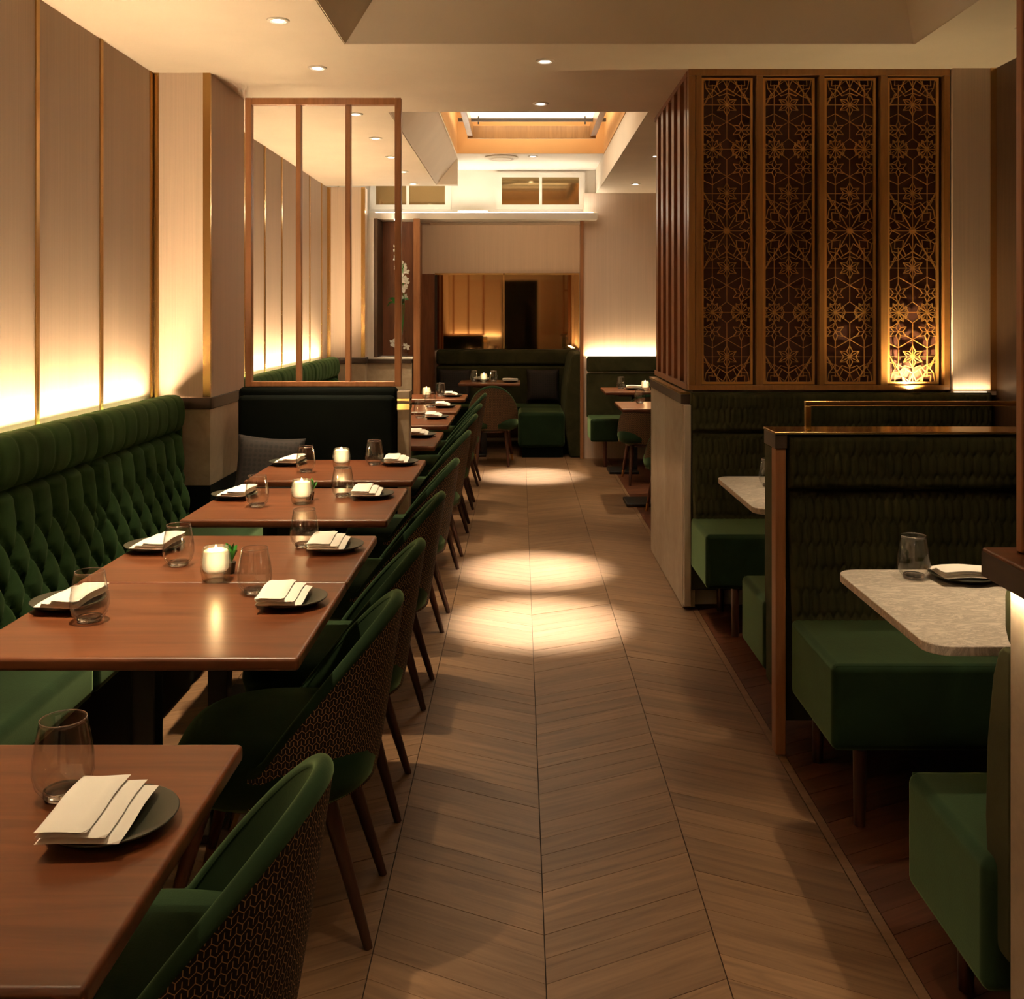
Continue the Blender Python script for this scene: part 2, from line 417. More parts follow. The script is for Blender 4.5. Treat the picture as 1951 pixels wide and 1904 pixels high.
# ceiling of the raised coffer, with the light well cut into it
LX0, LX1, LY0, LY1 = -.577, .77, 6.2, 9.06
m = MB(); m.box(WL-.2, 1.0, LY1, 10.3, CZ2, 3.0); m.box(WL-.2, LX0, 5.8, LY1, CZ2, 3.0); m.box(LX0, 1.0, 5.8, LY0, CZ2, 3.0); m.box(LX1, 1.0, LY0, LY1, CZ2, 3.0)
obj('coffer_top', m, 'white', ceil)
m = MB(); m.box(LX0-.08, LX1+.08, LY1-.006, LY1+.08, CZ2+.001, 3.45); m.box(LX0-.08, LX1+.08, LY0-.08, LY0+.006, CZ2+.001, 3.45)
m.box(LX0-.08, LX0+.006, LY0, LY1, CZ2+.001, 3.45); m.box(LX1-.012, LX1+.08, LY0, LY1, CZ2+.001, 3.45)
obj('light_well', m, 'amber', ceil)
obj('light_well_top', MB().box(LX0-.08, LX1+.08, LY0-.08, LY1+.08, 3.40, 3.48), 'white', ceil)

# skylight lantern hung in the light well
ln = thing('ceiling_lantern', (.1, 7.6, 2.95), 'large backlit bronze-framed ceiling lantern in the raised coffer', 'ceiling light')
ax0, ax1, ay0, ay1 = -.46, .66, 6.7, 8.72
bx('backlit_panel', ax0+.03, ax1-.03, ay0, ay1-.03, 3.15, 3.17, 'panelglow', ln)
for (a, b, c, d) in ((ax0, ax1, ay1-.03, ay1), (ax0, ax1, ay0, ay0+.03)):
    bx('frame_board', a, b, c, d, 2.975, 3.085, 'bronzeframe', ln, bevel=.004)
for (a, b) in ((ax0, ax0+.05), (ax1-.05, ax1)):
    bx('frame_board', a, b, ay0, ay1, 2.99, 3.10, 'bronzeframe', ln, bevel=.004)
for yy in (8.35, 7.95, 7.5, 7.1):
    bx('cross_bar', ax0-.06, ax1+.06, yy, yy+.035, 3.06, 3.085, 'darkwood', ln)
for xx in (ax0+.1, ax1-.1):
    for yy in (6.8, 8.6): obj('hanging_rod', MB().rod((xx, yy, 3.08), (xx, yy, 3.42), .006), 'black', ln)
area('lantern_light', (.1, 7.7, 3.38), (0, 0, 0), 1.0, 2.2, 9, WARM2, ln)
area('lantern_light', (.1, 7.7, 3.145), (0, 0, 0), .9, 1.8, 5, WARM2, ln)

# ================================================================== LEFT WALL
wl = struct('wall_left', MB().box(WL-.25, WL-.02, YR-.2, YB+.2, 0, 3.0), 'ceiling', 'cream linen panelled wall with vertical gold strips behind the banquettes')
def panels(ys, z0=0.0, x=WL):
    for i in range(len(ys)-1):
        bx('wall_panel', x-.02, x, ys[i]+.012, ys[i+1]-.012, z0, CZ, 'linen', wl, bevel=.003)
    for y in ys:
        bx('gold_strip', x-.018, x+.006, y-.013, y+.013, z0, CZ, 'gold', wl)
panels([-3.2, -2.0, -.9, .27, .85, 1.44, 2.02, 2.61, 3.20, 3.78, 4.36, 4.945])
panels([5.62, 6.12, 6.62, 7.15, 7.66, 8.20, 8.68, 9.20, 9.48])
def pier(y0, y1, x, nm):
    o = struct(nm, MB().box(WL-.02, x-.02, y0+.02, y1-.02, 0, CZ), 'ceiling', 'linen-clad wall pier with gold edge above a beige stone base')
    bx('wall_panel', WL, x, y0, y0+.02, 1.028, CZ, 'linen', o); bx('wall_panel', x-.02, x, y0+.02, y1, 1.028, CZ, 'linen', o)
    bx('rail', WL, x+.010, y0-.012, y1, .970, 1.028, 'darkwood', o, bevel=.004)
    bx('stone_slab', WL, x, y0, y0+.02, .59, .970, 'stone', o); bx('stone_slab', x-.02, x, y0+.02, y1, .59, .970, 'stone', o)
    bx('plinth', WL, x+.004, y0-.004, y1, 0, .59, 'darkv', o)
    bx('gold_edge', x-.034, x+.003, y0-.004, y0+.012, 1.032, CZ, 'gold', o); bx('gold_edge', WL+.003, WL+.03, y0-.006, y0+.004, 1.032, CZ, 'gold', o)
    return o
pier(P1Y0, P1Y1, P1X, 'wall_pier_1'); pier(P2Y, P2Y+.16, P2X, 'wall_pier_2')

def cove(name, x, y0, y1, z, parent, watts, face=0):
    """light strip along Y standing behind a bench top, shining up the wall"""
    bx(name, x-.012, x+.012, y0, y1, z, z+.012, 'strip', parent)
    area('cove_light', (x+.006, (y0+y1)/2, z+.02), (0, PI+.50, 0), .02, y1-y0, watts*(y1-y0), COVE, parent)
cove('led_strip', WL+.05, .9, 4.86, .995, wl, P_COVE)
cove('led_strip', WL+.05, 5.7, 9.1, .995, wl, P_COVE)

# ================================================================== TUFTED BANQUETTES ALONG THE LEFT WALL
def tuft_height(y, z, zt, w=.125, h=.20):
    """diamond tufting: deep at buttons, channels running up from the top button row"""
    u = y/w; v = (zt-z)/h
    zb = .62                                                # first button row below the top (in v units)
    vv = v-zb
    a = u+vv; b = u-vv
    da = np.abs(a-np.round(a)); db = np.abs(b-np.round(b))
    dd = np.minimum(da, db)
    dc = np.abs(u-np.round(u))
    d = np.where(vv > 0, dd, dc)
    k = np.sqrt(np.clip(1-(1-np.clip(d/.5, 0, 1))**2, 0, 1))
    bz = np.hypot(da, db); btn = np.where(vv > -.05, np.exp(-(np.minimum(bz, 1)/.22)**2), 0)
    return .034*k - .014*btn
def banquette(name, y_end, nsec, slen, label):
    y0 = y_end-nsec*slen
    t = thing(name, (-1.5, (y0+y_end)/2, 0), label, 'banquette')
    XB, XT = -1.630, -1.690
    for k in range(nsec):
        a, b = y0+k*slen, y0+(k+1)*slen
        ny = 110; nz = 60; ys = np.linspace(a+.004, b-.004, ny); zs = np.linspace(.43, .872, nz)
        Yg, Zg = np.meshgrid(ys, zs)
        hgt = tuft_height(Yg-a, Zg, .872, slen/8)
        edge = np.minimum(np.minimum(Yg-a, b-Yg)/.045, 1); edge = np.sqrt(np.clip(edge, 0, 1))
        top = np.sqrt(np.clip((.876-Zg)/.03, 0, 1))
        Xg = XB+(XT-XB)*(Zg-.43)/.45 + hgt*edge*top - .045*(1-edge*top)
        o = obj('tufted_back', MB().grid(np.stack([Xg, Yg, Zg], -1)), 'benchg', t, smooth=True)
        zs = np.linspace(0, 1, 30); ysr = np.linspace(a+.003, b-.003, 130)
        Yg, T = np.meshgrid(ysr, zs)
        ang = -1.45+T*3.6                                   # round the roll from under the front to over the top
        ch = np.abs((Yg-a)/(slen/8)-np.round((Yg-a)/(slen/8)))*2
        puff = np.sqrt(np.clip(1-(1-np.clip(ch*2.2, 0, 1))**2, 0, 1))
        e2 = np.sqrt(np.clip(np.minimum(Yg-a, b-Yg)/.035, 0, 1))
        rx, rz = .060+.010*puff*e2-.030*(1-e2), .083+.007*puff*e2-.022*(1-e2)
        Xg = XT-.022+rx*np.sign(np.cos(ang))*np.abs(np.cos(ang))**.62; Zg = .961+rz*np.sign(np.sin(ang))*np.abs(np.sin(ang))**.8
        obj('head_roll', MB().grid(np.stack([Xg, Yg, Zg], -1)), 'benchg', t, smooth=True)
        bx('seat_cushion', -1.66, -1.235, a+.004, b-.004, .33, .455, 'greenv', t, bevel=.03, seg=3)
    bx('back_core', -1.765, -1.695, y0, y_end, .0, 1.02, 'benchg', t, bevel=.012)
    bx('side_panel', -1.765, -1.665, y_end-.012, y_end, .30, .99, 'benchg', t, bevel=.005)
    bx('base', -1.69, -1.28, y0, y_end, .0, .33, 'darkv', t, bevel=.01)
    return t
banquette('tufted_banquette', 4.92, 4, 1.005, 'long green button-tufted banquette along the near left wall')
banquette('tufted_banquette', 9.12, 3, 1.10, 'green banquette along the left wall seen through the timber screen')

# ================================================================== BOOTH BACK WITH TIMBER SCREEN
BY = 5.18
t = thing('velvet_booth_bench', (-1.03, BY, 0), 'velvet booth bench in painted shade facing the camera below the timber screen', 'booth bench')
bx('backrest', X(458, BY), X(759, BY), BY-.05, BY+.03, .0, 1.068, 'darkv', t, bevel=.025, seg=4)
bx('backrest_pad', X(463, BY), X(757, BY), BY-.11, BY-.051, .44, 1.03, 'darkv', t, bevel=.025, seg=3)
bx('seat', -1.228, -.86, BY-.45, BY-.112, .30, .46, 'darkv', t, bevel=.03, seg=3)
bx('base', -1.20, -.89, BY-.40, BY-.06, .0, .30, 'darkv', t)
t = thing('stone_post', (-.6, BY, 0), 'veined stone end post with gold clasp beside the dark booth bench', 'post')
bx('shaft', X(760, BY), X(782, BY), BY-.06, BY+.04, 0, 1.01, 'stone', t, bevel=.003)
bx('cap', X(759.6, BY), X(783, BY), BY-.065, BY+.045, 1.01, 1.05, 'stone', t, bevel=.003)
bx('gold_clasp', X(759.5, BY)+.001, X(783, BY), BY-.068, BY+.046, .955, .985, 'brass', t); bx('gold_clasp', X(759.5, BY)+.001, X(783, BY), BY-.068, BY+.046, 1.00, 1.012, 'brass', t)
def screen(x0, x1, y, z0, z1, mull, label, wst=.033, mw=.027, dp=.045):
    t = thing('timber_screen', ((x0+x1)/2, y, z0), label, 'screen')
    bx('stile', x0, x0+wst, y-dp/2, y+dp/2, z0, z1, 'framewood', t, bevel=.003); bx('stile', x1-wst, x1, y-dp/2, y+dp/2, z0, z1, 'framewood', t, bevel=.003)
    bx('rail', x0+wst, x1-wst, y-dp/2, y+dp/2, z1-.036, z1, 'framewood', t, bevel=.003); bx('rail', x0+wst, x1-wst, y-dp/2, y+dp/2, z0, z0+.026, 'framewood', t, bevel=.003)
    for q in mull: bx('mullion', q-mw/2, q+mw/2, y-dp*.45, y+dp*.45, z0+.026, z1-.036, 'framewood', t, bevel=.003)
    return t
screen(X(469, BY), X(765, BY), BY, 1.070, Z(188, BY), [X(570, BY), X(664, BY)], 'open brown timber screen of three bays standing on the dark booth back')

# ================================================================== RIGHT PILLAR: LATTICE BOX, STONE BASE
LPY = 4.90
pil = struct('pillar', MB().box(.86, WR+.2, LPY+.07, 6.05, 0, CZ), 'ceiling', 'square column clad in stone below and bronze lattice above')
for i, (ya, yb) in enumerate(((LPY, 5.49), (5.494, 6.075))):
    bx('stone_slab', .797, .86, ya, yb, .006, 1.004, 'limestone', pil, bevel=.002)
bx('rail', .790, .86, LPY, 6.085, 1.004, 1.050, 'darkwood', pil, bevel=.003); bx('gold_line', .789, .835, LPY, 6.10, 1.051, 1.062, 'gold', pil)
sx = lambda px: X(px, LPY); sz = lambda py: Z(py, LPY)
scr = thing('lattice_screen', (1.47, LPY, 1.07), 'tall bronze lattice screen of four panels with slatted left side', 'lattice screen')
FX0, FX1, FZ0, FZ1 = sx(1312), sx(1810), sz(744), sz(130)
bx('frame_rail', FX0, FX1, LPY-.002, LPY+.045, FZ1-.035, FZ1, 'bronzeframe', scr, bevel=.002)
bx('frame_rail', FX0, FX1, LPY-.002, LPY+.045, FZ0, FZ0+.025, 'bronzeframe', scr, bevel=.002)
edges = [(1312, 1325), (1326, 1337), (1441, 1454), (1561, 1571), (1678, 1691), (1799, 1810)]
for a, b in edges: bx('frame_stile', sx(a), sx(b), LPY-.002, LPY+.045, FZ0+.025, FZ1-.035, 'bronzeframe', scr, bevel=.002)
bx('backing', FX0+.01, FX1-.01, LPY+.05, LPY+.07, FZ0, FZ1, 'lattback', scr)

def lattice_segments():
    """segments in drawing units around the 12-ray rosette in the panel middle (drawing unit = 1/5.948 px)"""
    S = []
    P = 1860
    def ray(cx, cy, n, r0, r1, off=0):
        for k in range(n):
            a = 2*PI*k/n+off; S.append((cx+r0*math.sin(a), cy+r0*math.cos(a), cx+r1*math.sin(a), cy+r1*math.cos(a)))
    def poly(pts, close=True):
        for i in range(len(pts) if close else len(pts)-1):
            a, b = pts[i], pts[(i+1) % len(pts)]; S.append((*a, *b))
    def star(cx, cy, n, ro, ri, off=0):
        poly([(cx+(ro if k % 2 == 0 else ri)*math.sin(PI*k/n+off), cy+(ro if k % 2 == 0 else ri)*math.cos(PI*k/n+off)) for k in range(2*n)])
    def rosette(cy):
        ray(0, cy, 12, 0, 335); star(0, cy, 12, 335, 292, PI/12); star(0, cy, 12, 232, 150, 0); star(0, cy, 12, 232, 292, 0)
        S.append((0, cy, 0, cy+620)); S.append((0, cy, 0, cy-620))
        ray(0, cy, 24, 12, 40)
        for sg in (1, -1):
            for s in (1, -1):
                S.append((0, cy, s*290, cy+sg*480)); S.append((0, cy, s*290, cy+sg*168))
    def knot(cy):                                            # motif half way between rosettes
        for s in (1, -1):
            S.append((-290, cy, 290, cy))
            poly([(0, cy+120), (165, cy), (0, cy-120), (-165, cy)])
            poly([(s*84, cy+75), (s*48, cy), (s*84, cy-75)], False)
            ray(s*165, cy, 12, 0, 118); star(s*165, cy, 12, 118, 82)
            for g in (1, -1):
                S.append((0, cy+g*120, 0, cy+g*310))
                star(s*165, cy+g*220, 6, 108, 52, 0); ray(s*165, cy+g*220, 6, 0, 52, PI/6)
                S.append((s*165, cy+g*118, s*290, cy+g*200)); S.append((0, cy+g*310, s*100, cy+g*252))
                S.append((s*230, cy+g*220, s*290, cy+g*220)); S.append((s*165, cy+g*328, s*165, cy+g*400))
    def hexa(cy, g):                                         # star in a hexagon; g points to the knot side
        poly([(0, cy+g*195), (165, cy+g*100), (165, cy-g*90), (0, cy-g*185), (-165, cy-g*90), (-165, cy+g*100)])
        star(0, cy, 6, 125, 68, 0); ray(0, cy, 6, 0, 68, PI/6); ray(0, cy, 6, 0, 125, 0)
        for s in (1, -1):
            S.append((s*68, cy, s*290, cy)); S.append((s*165, cy+g*100, s*290, cy+g*160)); S.append((s*165, cy-g*90, s*240, cy-g*190)); S.append((s*165, cy-g*90, s*290, cy-g*60))
            S.append((s*165, cy-g*90, s*165, cy-g*230)); S.append((s*290, cy+g*60, s*200, cy-g*130))
    for k in (-1, 0, 1): rosette(k*P)
    for k in (-.5, .5): knot(k*P)
    hexa(425, 1); hexa(P-425, -1); hexa(-425, -1); hexa(-P+425, 1)
    return S
SEG = lattice_segments()
def clipseg(s, hx, hz):
    x0, y0, x1, y1 = s; t0, t1 = 0.0, 1.0; dx, dy = x1-x0, y1-y0
    for p, q in ((-dx, x0+hx), (dx, hx-x0), (-dy, y0+hz), (dy, hz-y0)):
        if abs(p) < 1e-9:
            if q < 0: return None
            continue
        r = q/p
        if p < 0: t0 = max(t0, r)
        else: t1 = min(t1, r)
    if t0 >= t1: return None
    return (x0+t0*dx, y0+t0*dy, x0+t1*dx, y0+t1*dy)
pan = [(1338, 1440), (1455, 1560), (1572, 1677), (1692, 1798)]
U = LPY/F/5.948
src = None
for i, (a, b) in enumerate(pan):
    pc = sx((a+b)/2-2); zc = sz(439)
    if src is None:
        fr = MB(); hx, hz = .127, sz(146)-zc; lo = zc-sz(733)
        for (q0, q1, r0, r1) in ((-hx, hx, hz-.012, hz), (-hx, hx, -lo, -lo+.012), (-hx, -hx+.012, -lo+.012, hz-.012), (hx-.012, hx, -lo+.012, hz-.012)):
            fr.box(q0, q1, 0, .012, r0, r1)
        lt = MB()
        for s in SEG:
            c = clipseg((s[0]*U, s[1]*U, s[2]*U, s[3]*U), hx-.008, hz-.008)
            if c: lt.bar((c[0], .002, c[1]), (c[2], .002, c[3]), .0027, .008, (0, 1, 0))
        lt.lathe([(0, 0), (.012, 0), (.012, .004), (0, .004)], 12)
        e = bpy.data.objects.new('lattice_panel', None); C.objects.link(e); e.parent = scr
        f1 = obj('panel_border', fr, 'bronze', e, world=False); f2 = obj('lattice', lt, 'bronze', e, world=False); src = (e, f1, f2)
    else:
        e = src[0].copy(); C.objects.link(e); e.parent = scr
        for q in src[1:]:
            d = q.copy(); C.objects.link(d); d.parent = e
    e.location = (pc-1.47, LPY+.022-LPY, zc-1.07)
# slatted left side
for k in range(6):
    y = LPY+.05+k*.205
    bx('side_slat', .826, .862, y, y+.085, FZ0+.03, FZ1-.03, 'slatwood', scr, bevel=.003)
bx('side_rail', .826, .860, LPY+.046, 6.13, FZ1-.03, FZ1, 'slatwood', scr); bx('side_rail', .826, .860, LPY+.046, 6.13, FZ0, FZ0+.03, 'slatwood', scr)
bx('side_backing', .858, .8595, LPY+.05, 6.10, FZ0, FZ1, 'slatwood', scr)
# wall stretch right of the lattice, right-hand side wall
wr = struct('wall_right', MB().box(WR, WR+.2, YR-.2, YB, 0, CZ), 'wallwood', 'dark veneered side wall on the right')
wf = struct('wall_booth_end', MB().box(2.118, WR, LPY-.02, LPY+.068, 1.05, CZ), 'linen', 'cream linen wall stretch right of the lattice screen')
bx('gold_edge', WR-.03, WR-.001, LPY-.026, LPY-.0201, 1.07, CZ, 'gold', wf)

# ================================================================== BOOTHS ON THE RIGHT
def emboss(x0, x1, z0, z1, yfun, depth, step, sgn, w_=.0285, rh=.073):
    """embossed velvet face; sgn -1 faces the camera"""
    nx = int((x1-x0)/step)+1; nz = int((z1-z0)/step)+1
    Xg, Zg = np.meshgrid(np.linspace(x0, x1, nx), np.linspace(z0, z1, nz))
    u = Xg/w_; v = Zg/rh*.866
    def cell(ox, oz):
        dx = (u-ox)-np.round(u-ox); q = (v-oz)/1.732; dz = (q-np.round(q))*1.732
        return dx, dz
    a = cell(0, 0); b = cell(.5, .866)
    sel = a[0]**2+a[1]**2 < b[0]**2+b[1]**2
    dx = np.where(sel, a[0], b[0]); dz = np.where(sel, a[1], b[1])
    dm = np.maximum(np.abs(dx), np.maximum(np.abs(.5*dx+.866*dz), np.abs(.5*dx-.866*dz)))
    h = depth*np.sqrt(np.clip((.5-dm)/.22, 0, 1))
    ed = np.minimum(np.minimum(Xg-x0, x1-Xg), np.minimum(Zg-z0, z1-Zg)); r = .022
    ee = np.sqrt(np.clip(1-(1-np.clip(ed/r, 0, 1))**2, 0, 1))
    Yg = yfun(Zg)+sgn*(h*ee-(1-ee)*r)
    return MB().grid(np.stack([Xg, Yg, Zg], -1))
def bench_seat(t, x0, x1, yb, yf, mat='greenv'):
    """seat cushion block between the back plane yb and front yf"""
    a, b = min(yb, yf), max(yb, yf)
    o = bx('seat', x0, x1, a, b,   .215, .460, mat, t, bevel=.022, seg=4)
    obj('seat_piping', MB().rod((x0+.01, yf+(.012 if yf < yb else -.012), .453), (x1-.01, yf+(.012 if yf < yb else -.012), .453), .005, n=8), mat, o)
    return o
def leg(t, x, y, z1=.216, r=.019, mat='legwood', name='leg'):
    return obj(name, MB().rod((x, y, 0), (x, y, z1), r*.85, r, 14), mat, t, autosm=True)
BX1 = 2.30
# far booth against the lattice pillar
t = thing('booth_bench', (1.5, 4.7, 0), 'dark green embossed booth bench directly below the bronze lattice screen', 'booth bench')
bx('back_core', .834, BX1, LPY-.035, LPY-.003, .10, 1.062, 'booth', t, bevel=.004)
obj('backrest', emboss(.838, BX1, .44, .868, lambda z: LPY-.045-.05*(.868-z)/.43, .010, .005, -1), 'booth', t, smooth=True)
obj('head_roll', emboss(.838, BX1, .872, 1.060, lambda z: LPY-.050, .010, .005, -1), 'booth', t, smooth=True)
bench_seat(t, .829, BX1, LPY-.05, 4.45); leg(t, .965, 4.476); leg(t, .975, 4.86); leg(t, 2.2, 4.46)
bx('back_edge', .800, .8335, LPY-.04, LPY-.002, .02, 1.003, 'limestone', t, bevel=.003)
# back-to-back booth divider in the middle
DY0, DY1 = 3.27, 3.42
t = thing('double_booth_bench', (1.5, 3.35, 0), 'middle back-to-back green booth bench topped by a brass rail', 'booth bench')
bx('end_post', .838, .872, DY0, DY0+.055, 0, 1.005, 'framewood', t, bevel=.004); bx('end_post_cap', .836, .876, DY0-.004, DY1, 1.005, 1.052, 'darkwood', t, bevel=.003)
bx('core', .872, BX1, DY0+.035, DY1-.03, .10, 1.052, 'booth', t)
bx('end_panel', .842, .872, DY0+.057, DY1, .2, 1.004, 'booth', t, bevel=.006)
obj('backrest', emboss(.884, BX1, .415, .866, lambda z: DY0+.02-.075*(.866-z)/.45, .011, .004, -1), 'booth', t, smooth=True)
obj('head_roll', emboss(.878, BX1, .872, 1.048, lambda z: DY0-.002, .011, .004, -1), 'booth', t, smooth=True)
bx('brass_cap', .834, BX1, DY0-.006, DY1+.004, 1.053, 1.061, 'brass', t, bevel=.002)
bx('backrest', .846, BX1, DY1-.03, DY1+.055, .43, 1.045, 'booth', t, bevel=.03, seg=4)
bench_seat(t, .878, BX1, 3.24, 2.80); bench_seat(t, .838, BX1, 3.43, 3.78)
for (x, y) in ((.962, 2.826), (.963, 3.225), (.962, 3.755), (2.2, 2.826), (2.2, 3.755)): leg(t, x, y)
rail = obj('brass_rail', MB().box(X(1533, 3.34), BX1, 3.332, 3.348, 1.140, 1.156, ), 'brass', t, bevel=.002)
obj('rail_post', MB().box(X(1533, 3.34), X(1544.5, 3.34), 3.332, 3.348, 1.061, 1.140), 'brass', rail, bevel=.002)
obj('rail_post', MB().box(2.22, 2.24, 3.332, 3.348, 1.061, 1.140), 'brass', rail, bevel=.002)
# nearest divider at the right edge of the frame
t = thing('double_booth_bench', (1.5, 1.72, 0), 'nearest green booth bench at the right frame edge with dark wooden cap', 'booth bench')
bx('end_post', .860, .900, 1.60, 1.752, 0, .972, 'stone', t, bevel=.004)
bx('core', .9, BX1, 1.62, 1.75, .1, .972, 'booth', t)
bx('wooden_cap', .838, BX1, 1.52, 1.81, .974, 1.026, 'tablewood', t, bevel=.004)
bx('cap_edge', .8372, .8379, 1.52, 1.81, .9745, 1.019, 'darkwood', t)
obj('head_roll', MB().prism([(1.756, .855), (1.776, .862), (1.790, .885), (1.790, .945), (1.78, .968), (1.756, .972)], .868, BX1, 'x'), 'booth', t, bevel=.008, seg=3)
obj('backrest', MB().prism([(1.756, .30), (1.80, .30), (1.842, .40), (1.852, .52), (1.845, .66), (1.822, .79), (1.80, .842), (1.783, .855), (1.756, .855)], .862, BX1, 'x'), 'booth', t, bevel=.008, seg=3)
bench_seat(t, .838, BX1, 1.80, 2.165); leg(t, .956, 2.139); leg(t, .956, 1.83); leg(t, 2.2, 2.139)
area('cap_light', (.849, 1.69, .970), (0, .25, 0), .012, .15, .8, WARM, t)
tt = screen(.8805, 2.28, 1.761, 1.027, CZ-.01, [1.2, 1.55, 1.9], 'tall timber screen on the wooden cap at the right frame edge', .036, .027, .022)
bx('rail', .8805+.036, 2.244, 1.75, 1.772, 1.905, 1.935, 'framewood', tt, bevel=.003)

# marble tables
def marble_table(x0, x1, y0, y1, label):
    t = thing('marble_table', ((x0+x1)/2, (y0+y1)/2, 0), label, 'table', 'marble booth tables')
    r = .055; pts = []
    for (cx, cy, a0) in ((x0+r, y0+r, PI), (x1-r, y0+r, 1.5*PI), (x1-r, y1-r, 0), (x0+r, y1-r, .5*PI)):
        for k in range(9): pts.append((cx+r*math.cos(a0+k*PI/16), cy+r*math.sin(a0+k*PI/16)))
    obj('tabletop', MB().prism(pts, .728, .75, 'z'), 'marble', t, bevel=.003)
    cx, cy = x0+.55*(x1-x0), (y0+y1)/2
    obj('column', MB().rod((cx, cy, .03), (cx, cy, .727), .032, n=20), 'black', t, autosm=True)
    obj('base', MB().lathe([(.0, 0), (.20, 0), (.20, .014), (.06, .03), (0, .03)], 28, (cx, cy, 0)), 'black', t, autosm=True)
    return t
marble_table(.840, 1.95, 3.565, 4.28, 'white marble table in the booth under the lattice screen')
marble_table(.859, 1.95, 2.095, 2.725, 'large marble table with rounded corners in the nearest booth')

# ================================================================== BACK OF THE ROOM
# linen wall facing the camera at the far right, with cove
wb = struct('wall_back_right', MB().box(.634, WR, YF, YF+.15, 0, CZ), 'linen', 'linen wall glowing above the far right bench')
bx('corner_post', .598, .632, YF-.03, YF+.02, 0, 2.37, 'framewood', wb, bevel=.003)
bx('led_strip', .66, 2.2, YF-.05, YF-.03, 1.000, 1.012, 'strip', wb)
area('cove_light', (1.43, YF-.035, 1.02), (PI-.12, 0, 0), 1.54, .02, P_COVE*.60, COVE, wb)
t = thing('far_bench', (1.45, 9.7, 0), 'dark green bench under the glowing wall at the far right', 'bench')
bx('backrest', .655, BX1, 9.80, 9.88, .42, .86, 'booth', t, bevel=.02, seg=3); bx('head_roll', .655, BX1, 9.78, 9.88, .866, 1.026, 'booth', t, bevel=.03, seg=3)
bx('seat', .66, BX1, 9.36, 9.80, .24, .455, 'greenv', t, bevel=.025, seg=3)
for x in (.80, 1.4, 2.2): leg(t, x, 9.42, .25, .02, 'redleg')
# clerestory wall, ledge, alcove
wc = struct('wall_clerestory', MB().box(WL, CX1, 10.1, 10.2, 2.37, CZ2+.1), 'white', 'white clerestory wall with framed glass above the lit ledge')
LED = struct('trim_1', MB().box(P2X, CX1-.012, 9.78, 10.1, 2.372, 2.437), 'white', 'lit white ledge below the clerestory windows', .004)
bx('led_strip', P2X+.05, CX1-.05, 9.86, 9.88, 2.4375, 2.449, 'lens2', LED)
area('ledge_light', (-.35, 9.87, 2.455), (PI+.45, 0, 0), 2.15, .03, 7, WARM2, LED)
def clere(n, px0, px1, pm):
    x0, x1, z0, z1 = X(px0, 10.08), X(px1, 10.08), Z(390, 10.08), Z(338, 10.08)
    o = struct('window_%d' % n, MB().box(x0-.06, x1+.06, 10.07, 10.099, z1, z1+.05).box(x0-.06, x1+.06, 10.07, 10.099, z0-.05, z0).box(x0-.06, x0, 10.07, 10.099, z0, z1).box(x1, x1+.06, 10.07, 10.099, z0, z1), 'white', 'white framed clerestory window pair high on the end wall, number %s from the left' % ('one' if n == 1 else 'two'))
    mx = X(pm, 10.08); bx('mullion', mx-.014, mx+.014, 10.07, 10.099, z0, z1, 'white', o)
    bx('pane', x0, mx-.014, 10.088, 10.096, z0, z1, 'wglass', o); bx('pane', mx+.014, x1, 10.088, 10.096, z0, z1, 'wglass', o)
clere(1, 716, 848, 777); clere(2, 956, 1103, 1030)
t = thing('wall_lamp', (X(900, 9.97), 9.95, 2.45), 'small white up-light box on the ledge between the clerestory windows', 'lamp')
bx('housing', X(872, 9.97), X(930, 9.97), 9.93, 10.06, 2.450, 2.475, 'white', t, bevel=.004); bx('glowing_face', X(877, 9.97), X(925, 9.97), 9.926, 9.9295, 2.453, 2.472, 'lens2', t)
wbk = struct('wall_back', MB().box(-1.9, .9, YB, YB+.15, 0, CZ2), 'linen', 'linen wall above the bronze mirror in the end alcove')
struct('wall_alcove_ceiling', MB().box(-1.0, .9, 10.2, YB, 2.44, 2.54), 'ceiling')
wa = struct('wall_alcove_left', MB().box(-1.16, -1.10, 10.07, YB, 0, 2.44), 'slatwood', 'dark wooden cheek wall of the end alcove')
struct('wall_alcove_right', MB().box(.664, .75, YF+.15, YB, 0, 2.44), 'linen', 'linen cheek wall of the end alcove')
bx('wood_panel', -1.10, -.957, YB-.02, YB-.001, 0, Z(522, YB), 'slatwood', wbk)
area('alcove_fill_light', (-.2, 10.26, 2.425), (1.45, 0, 0), 1.5, .02, 3.0, COVE, wbk)  # unseen fill lamp added to brighten the upper alcove wall
mir = thing('wall_mirror', (-.13, YB, 1.05), 'wide bronze-tinted mirror with a gold divider above the end booth', 'mirror')
mz0, mz1 = 1.05, Z(524, YB); gx = X(960, YB)
bx('mirror_pane', -.93, gx-.008, YB-.022, YB-.004, mz0, mz1, 'mirror', mir); bx('mirror_pane', gx+.008, .648, YB-.022, YB-.004, mz0, mz1, 'mirror', mir)
bx('gold_divider', gx-.008, gx+.008, YB-.03, YB-.004, mz0, mz1+.02, 'gold', mir); bx('frame_rail', -.955, .663, YB-.03, YB-.004, mz1, mz1+.02, 'gold', mir)
bx('frame_stile', .648, .663, YB-.03, YB-.004, mz0, mz1, 'gold', mir); bx('frame_stile', -.955, -.93, YB-.03, YB-.004, mz0, mz1, 'darkwood', mir)
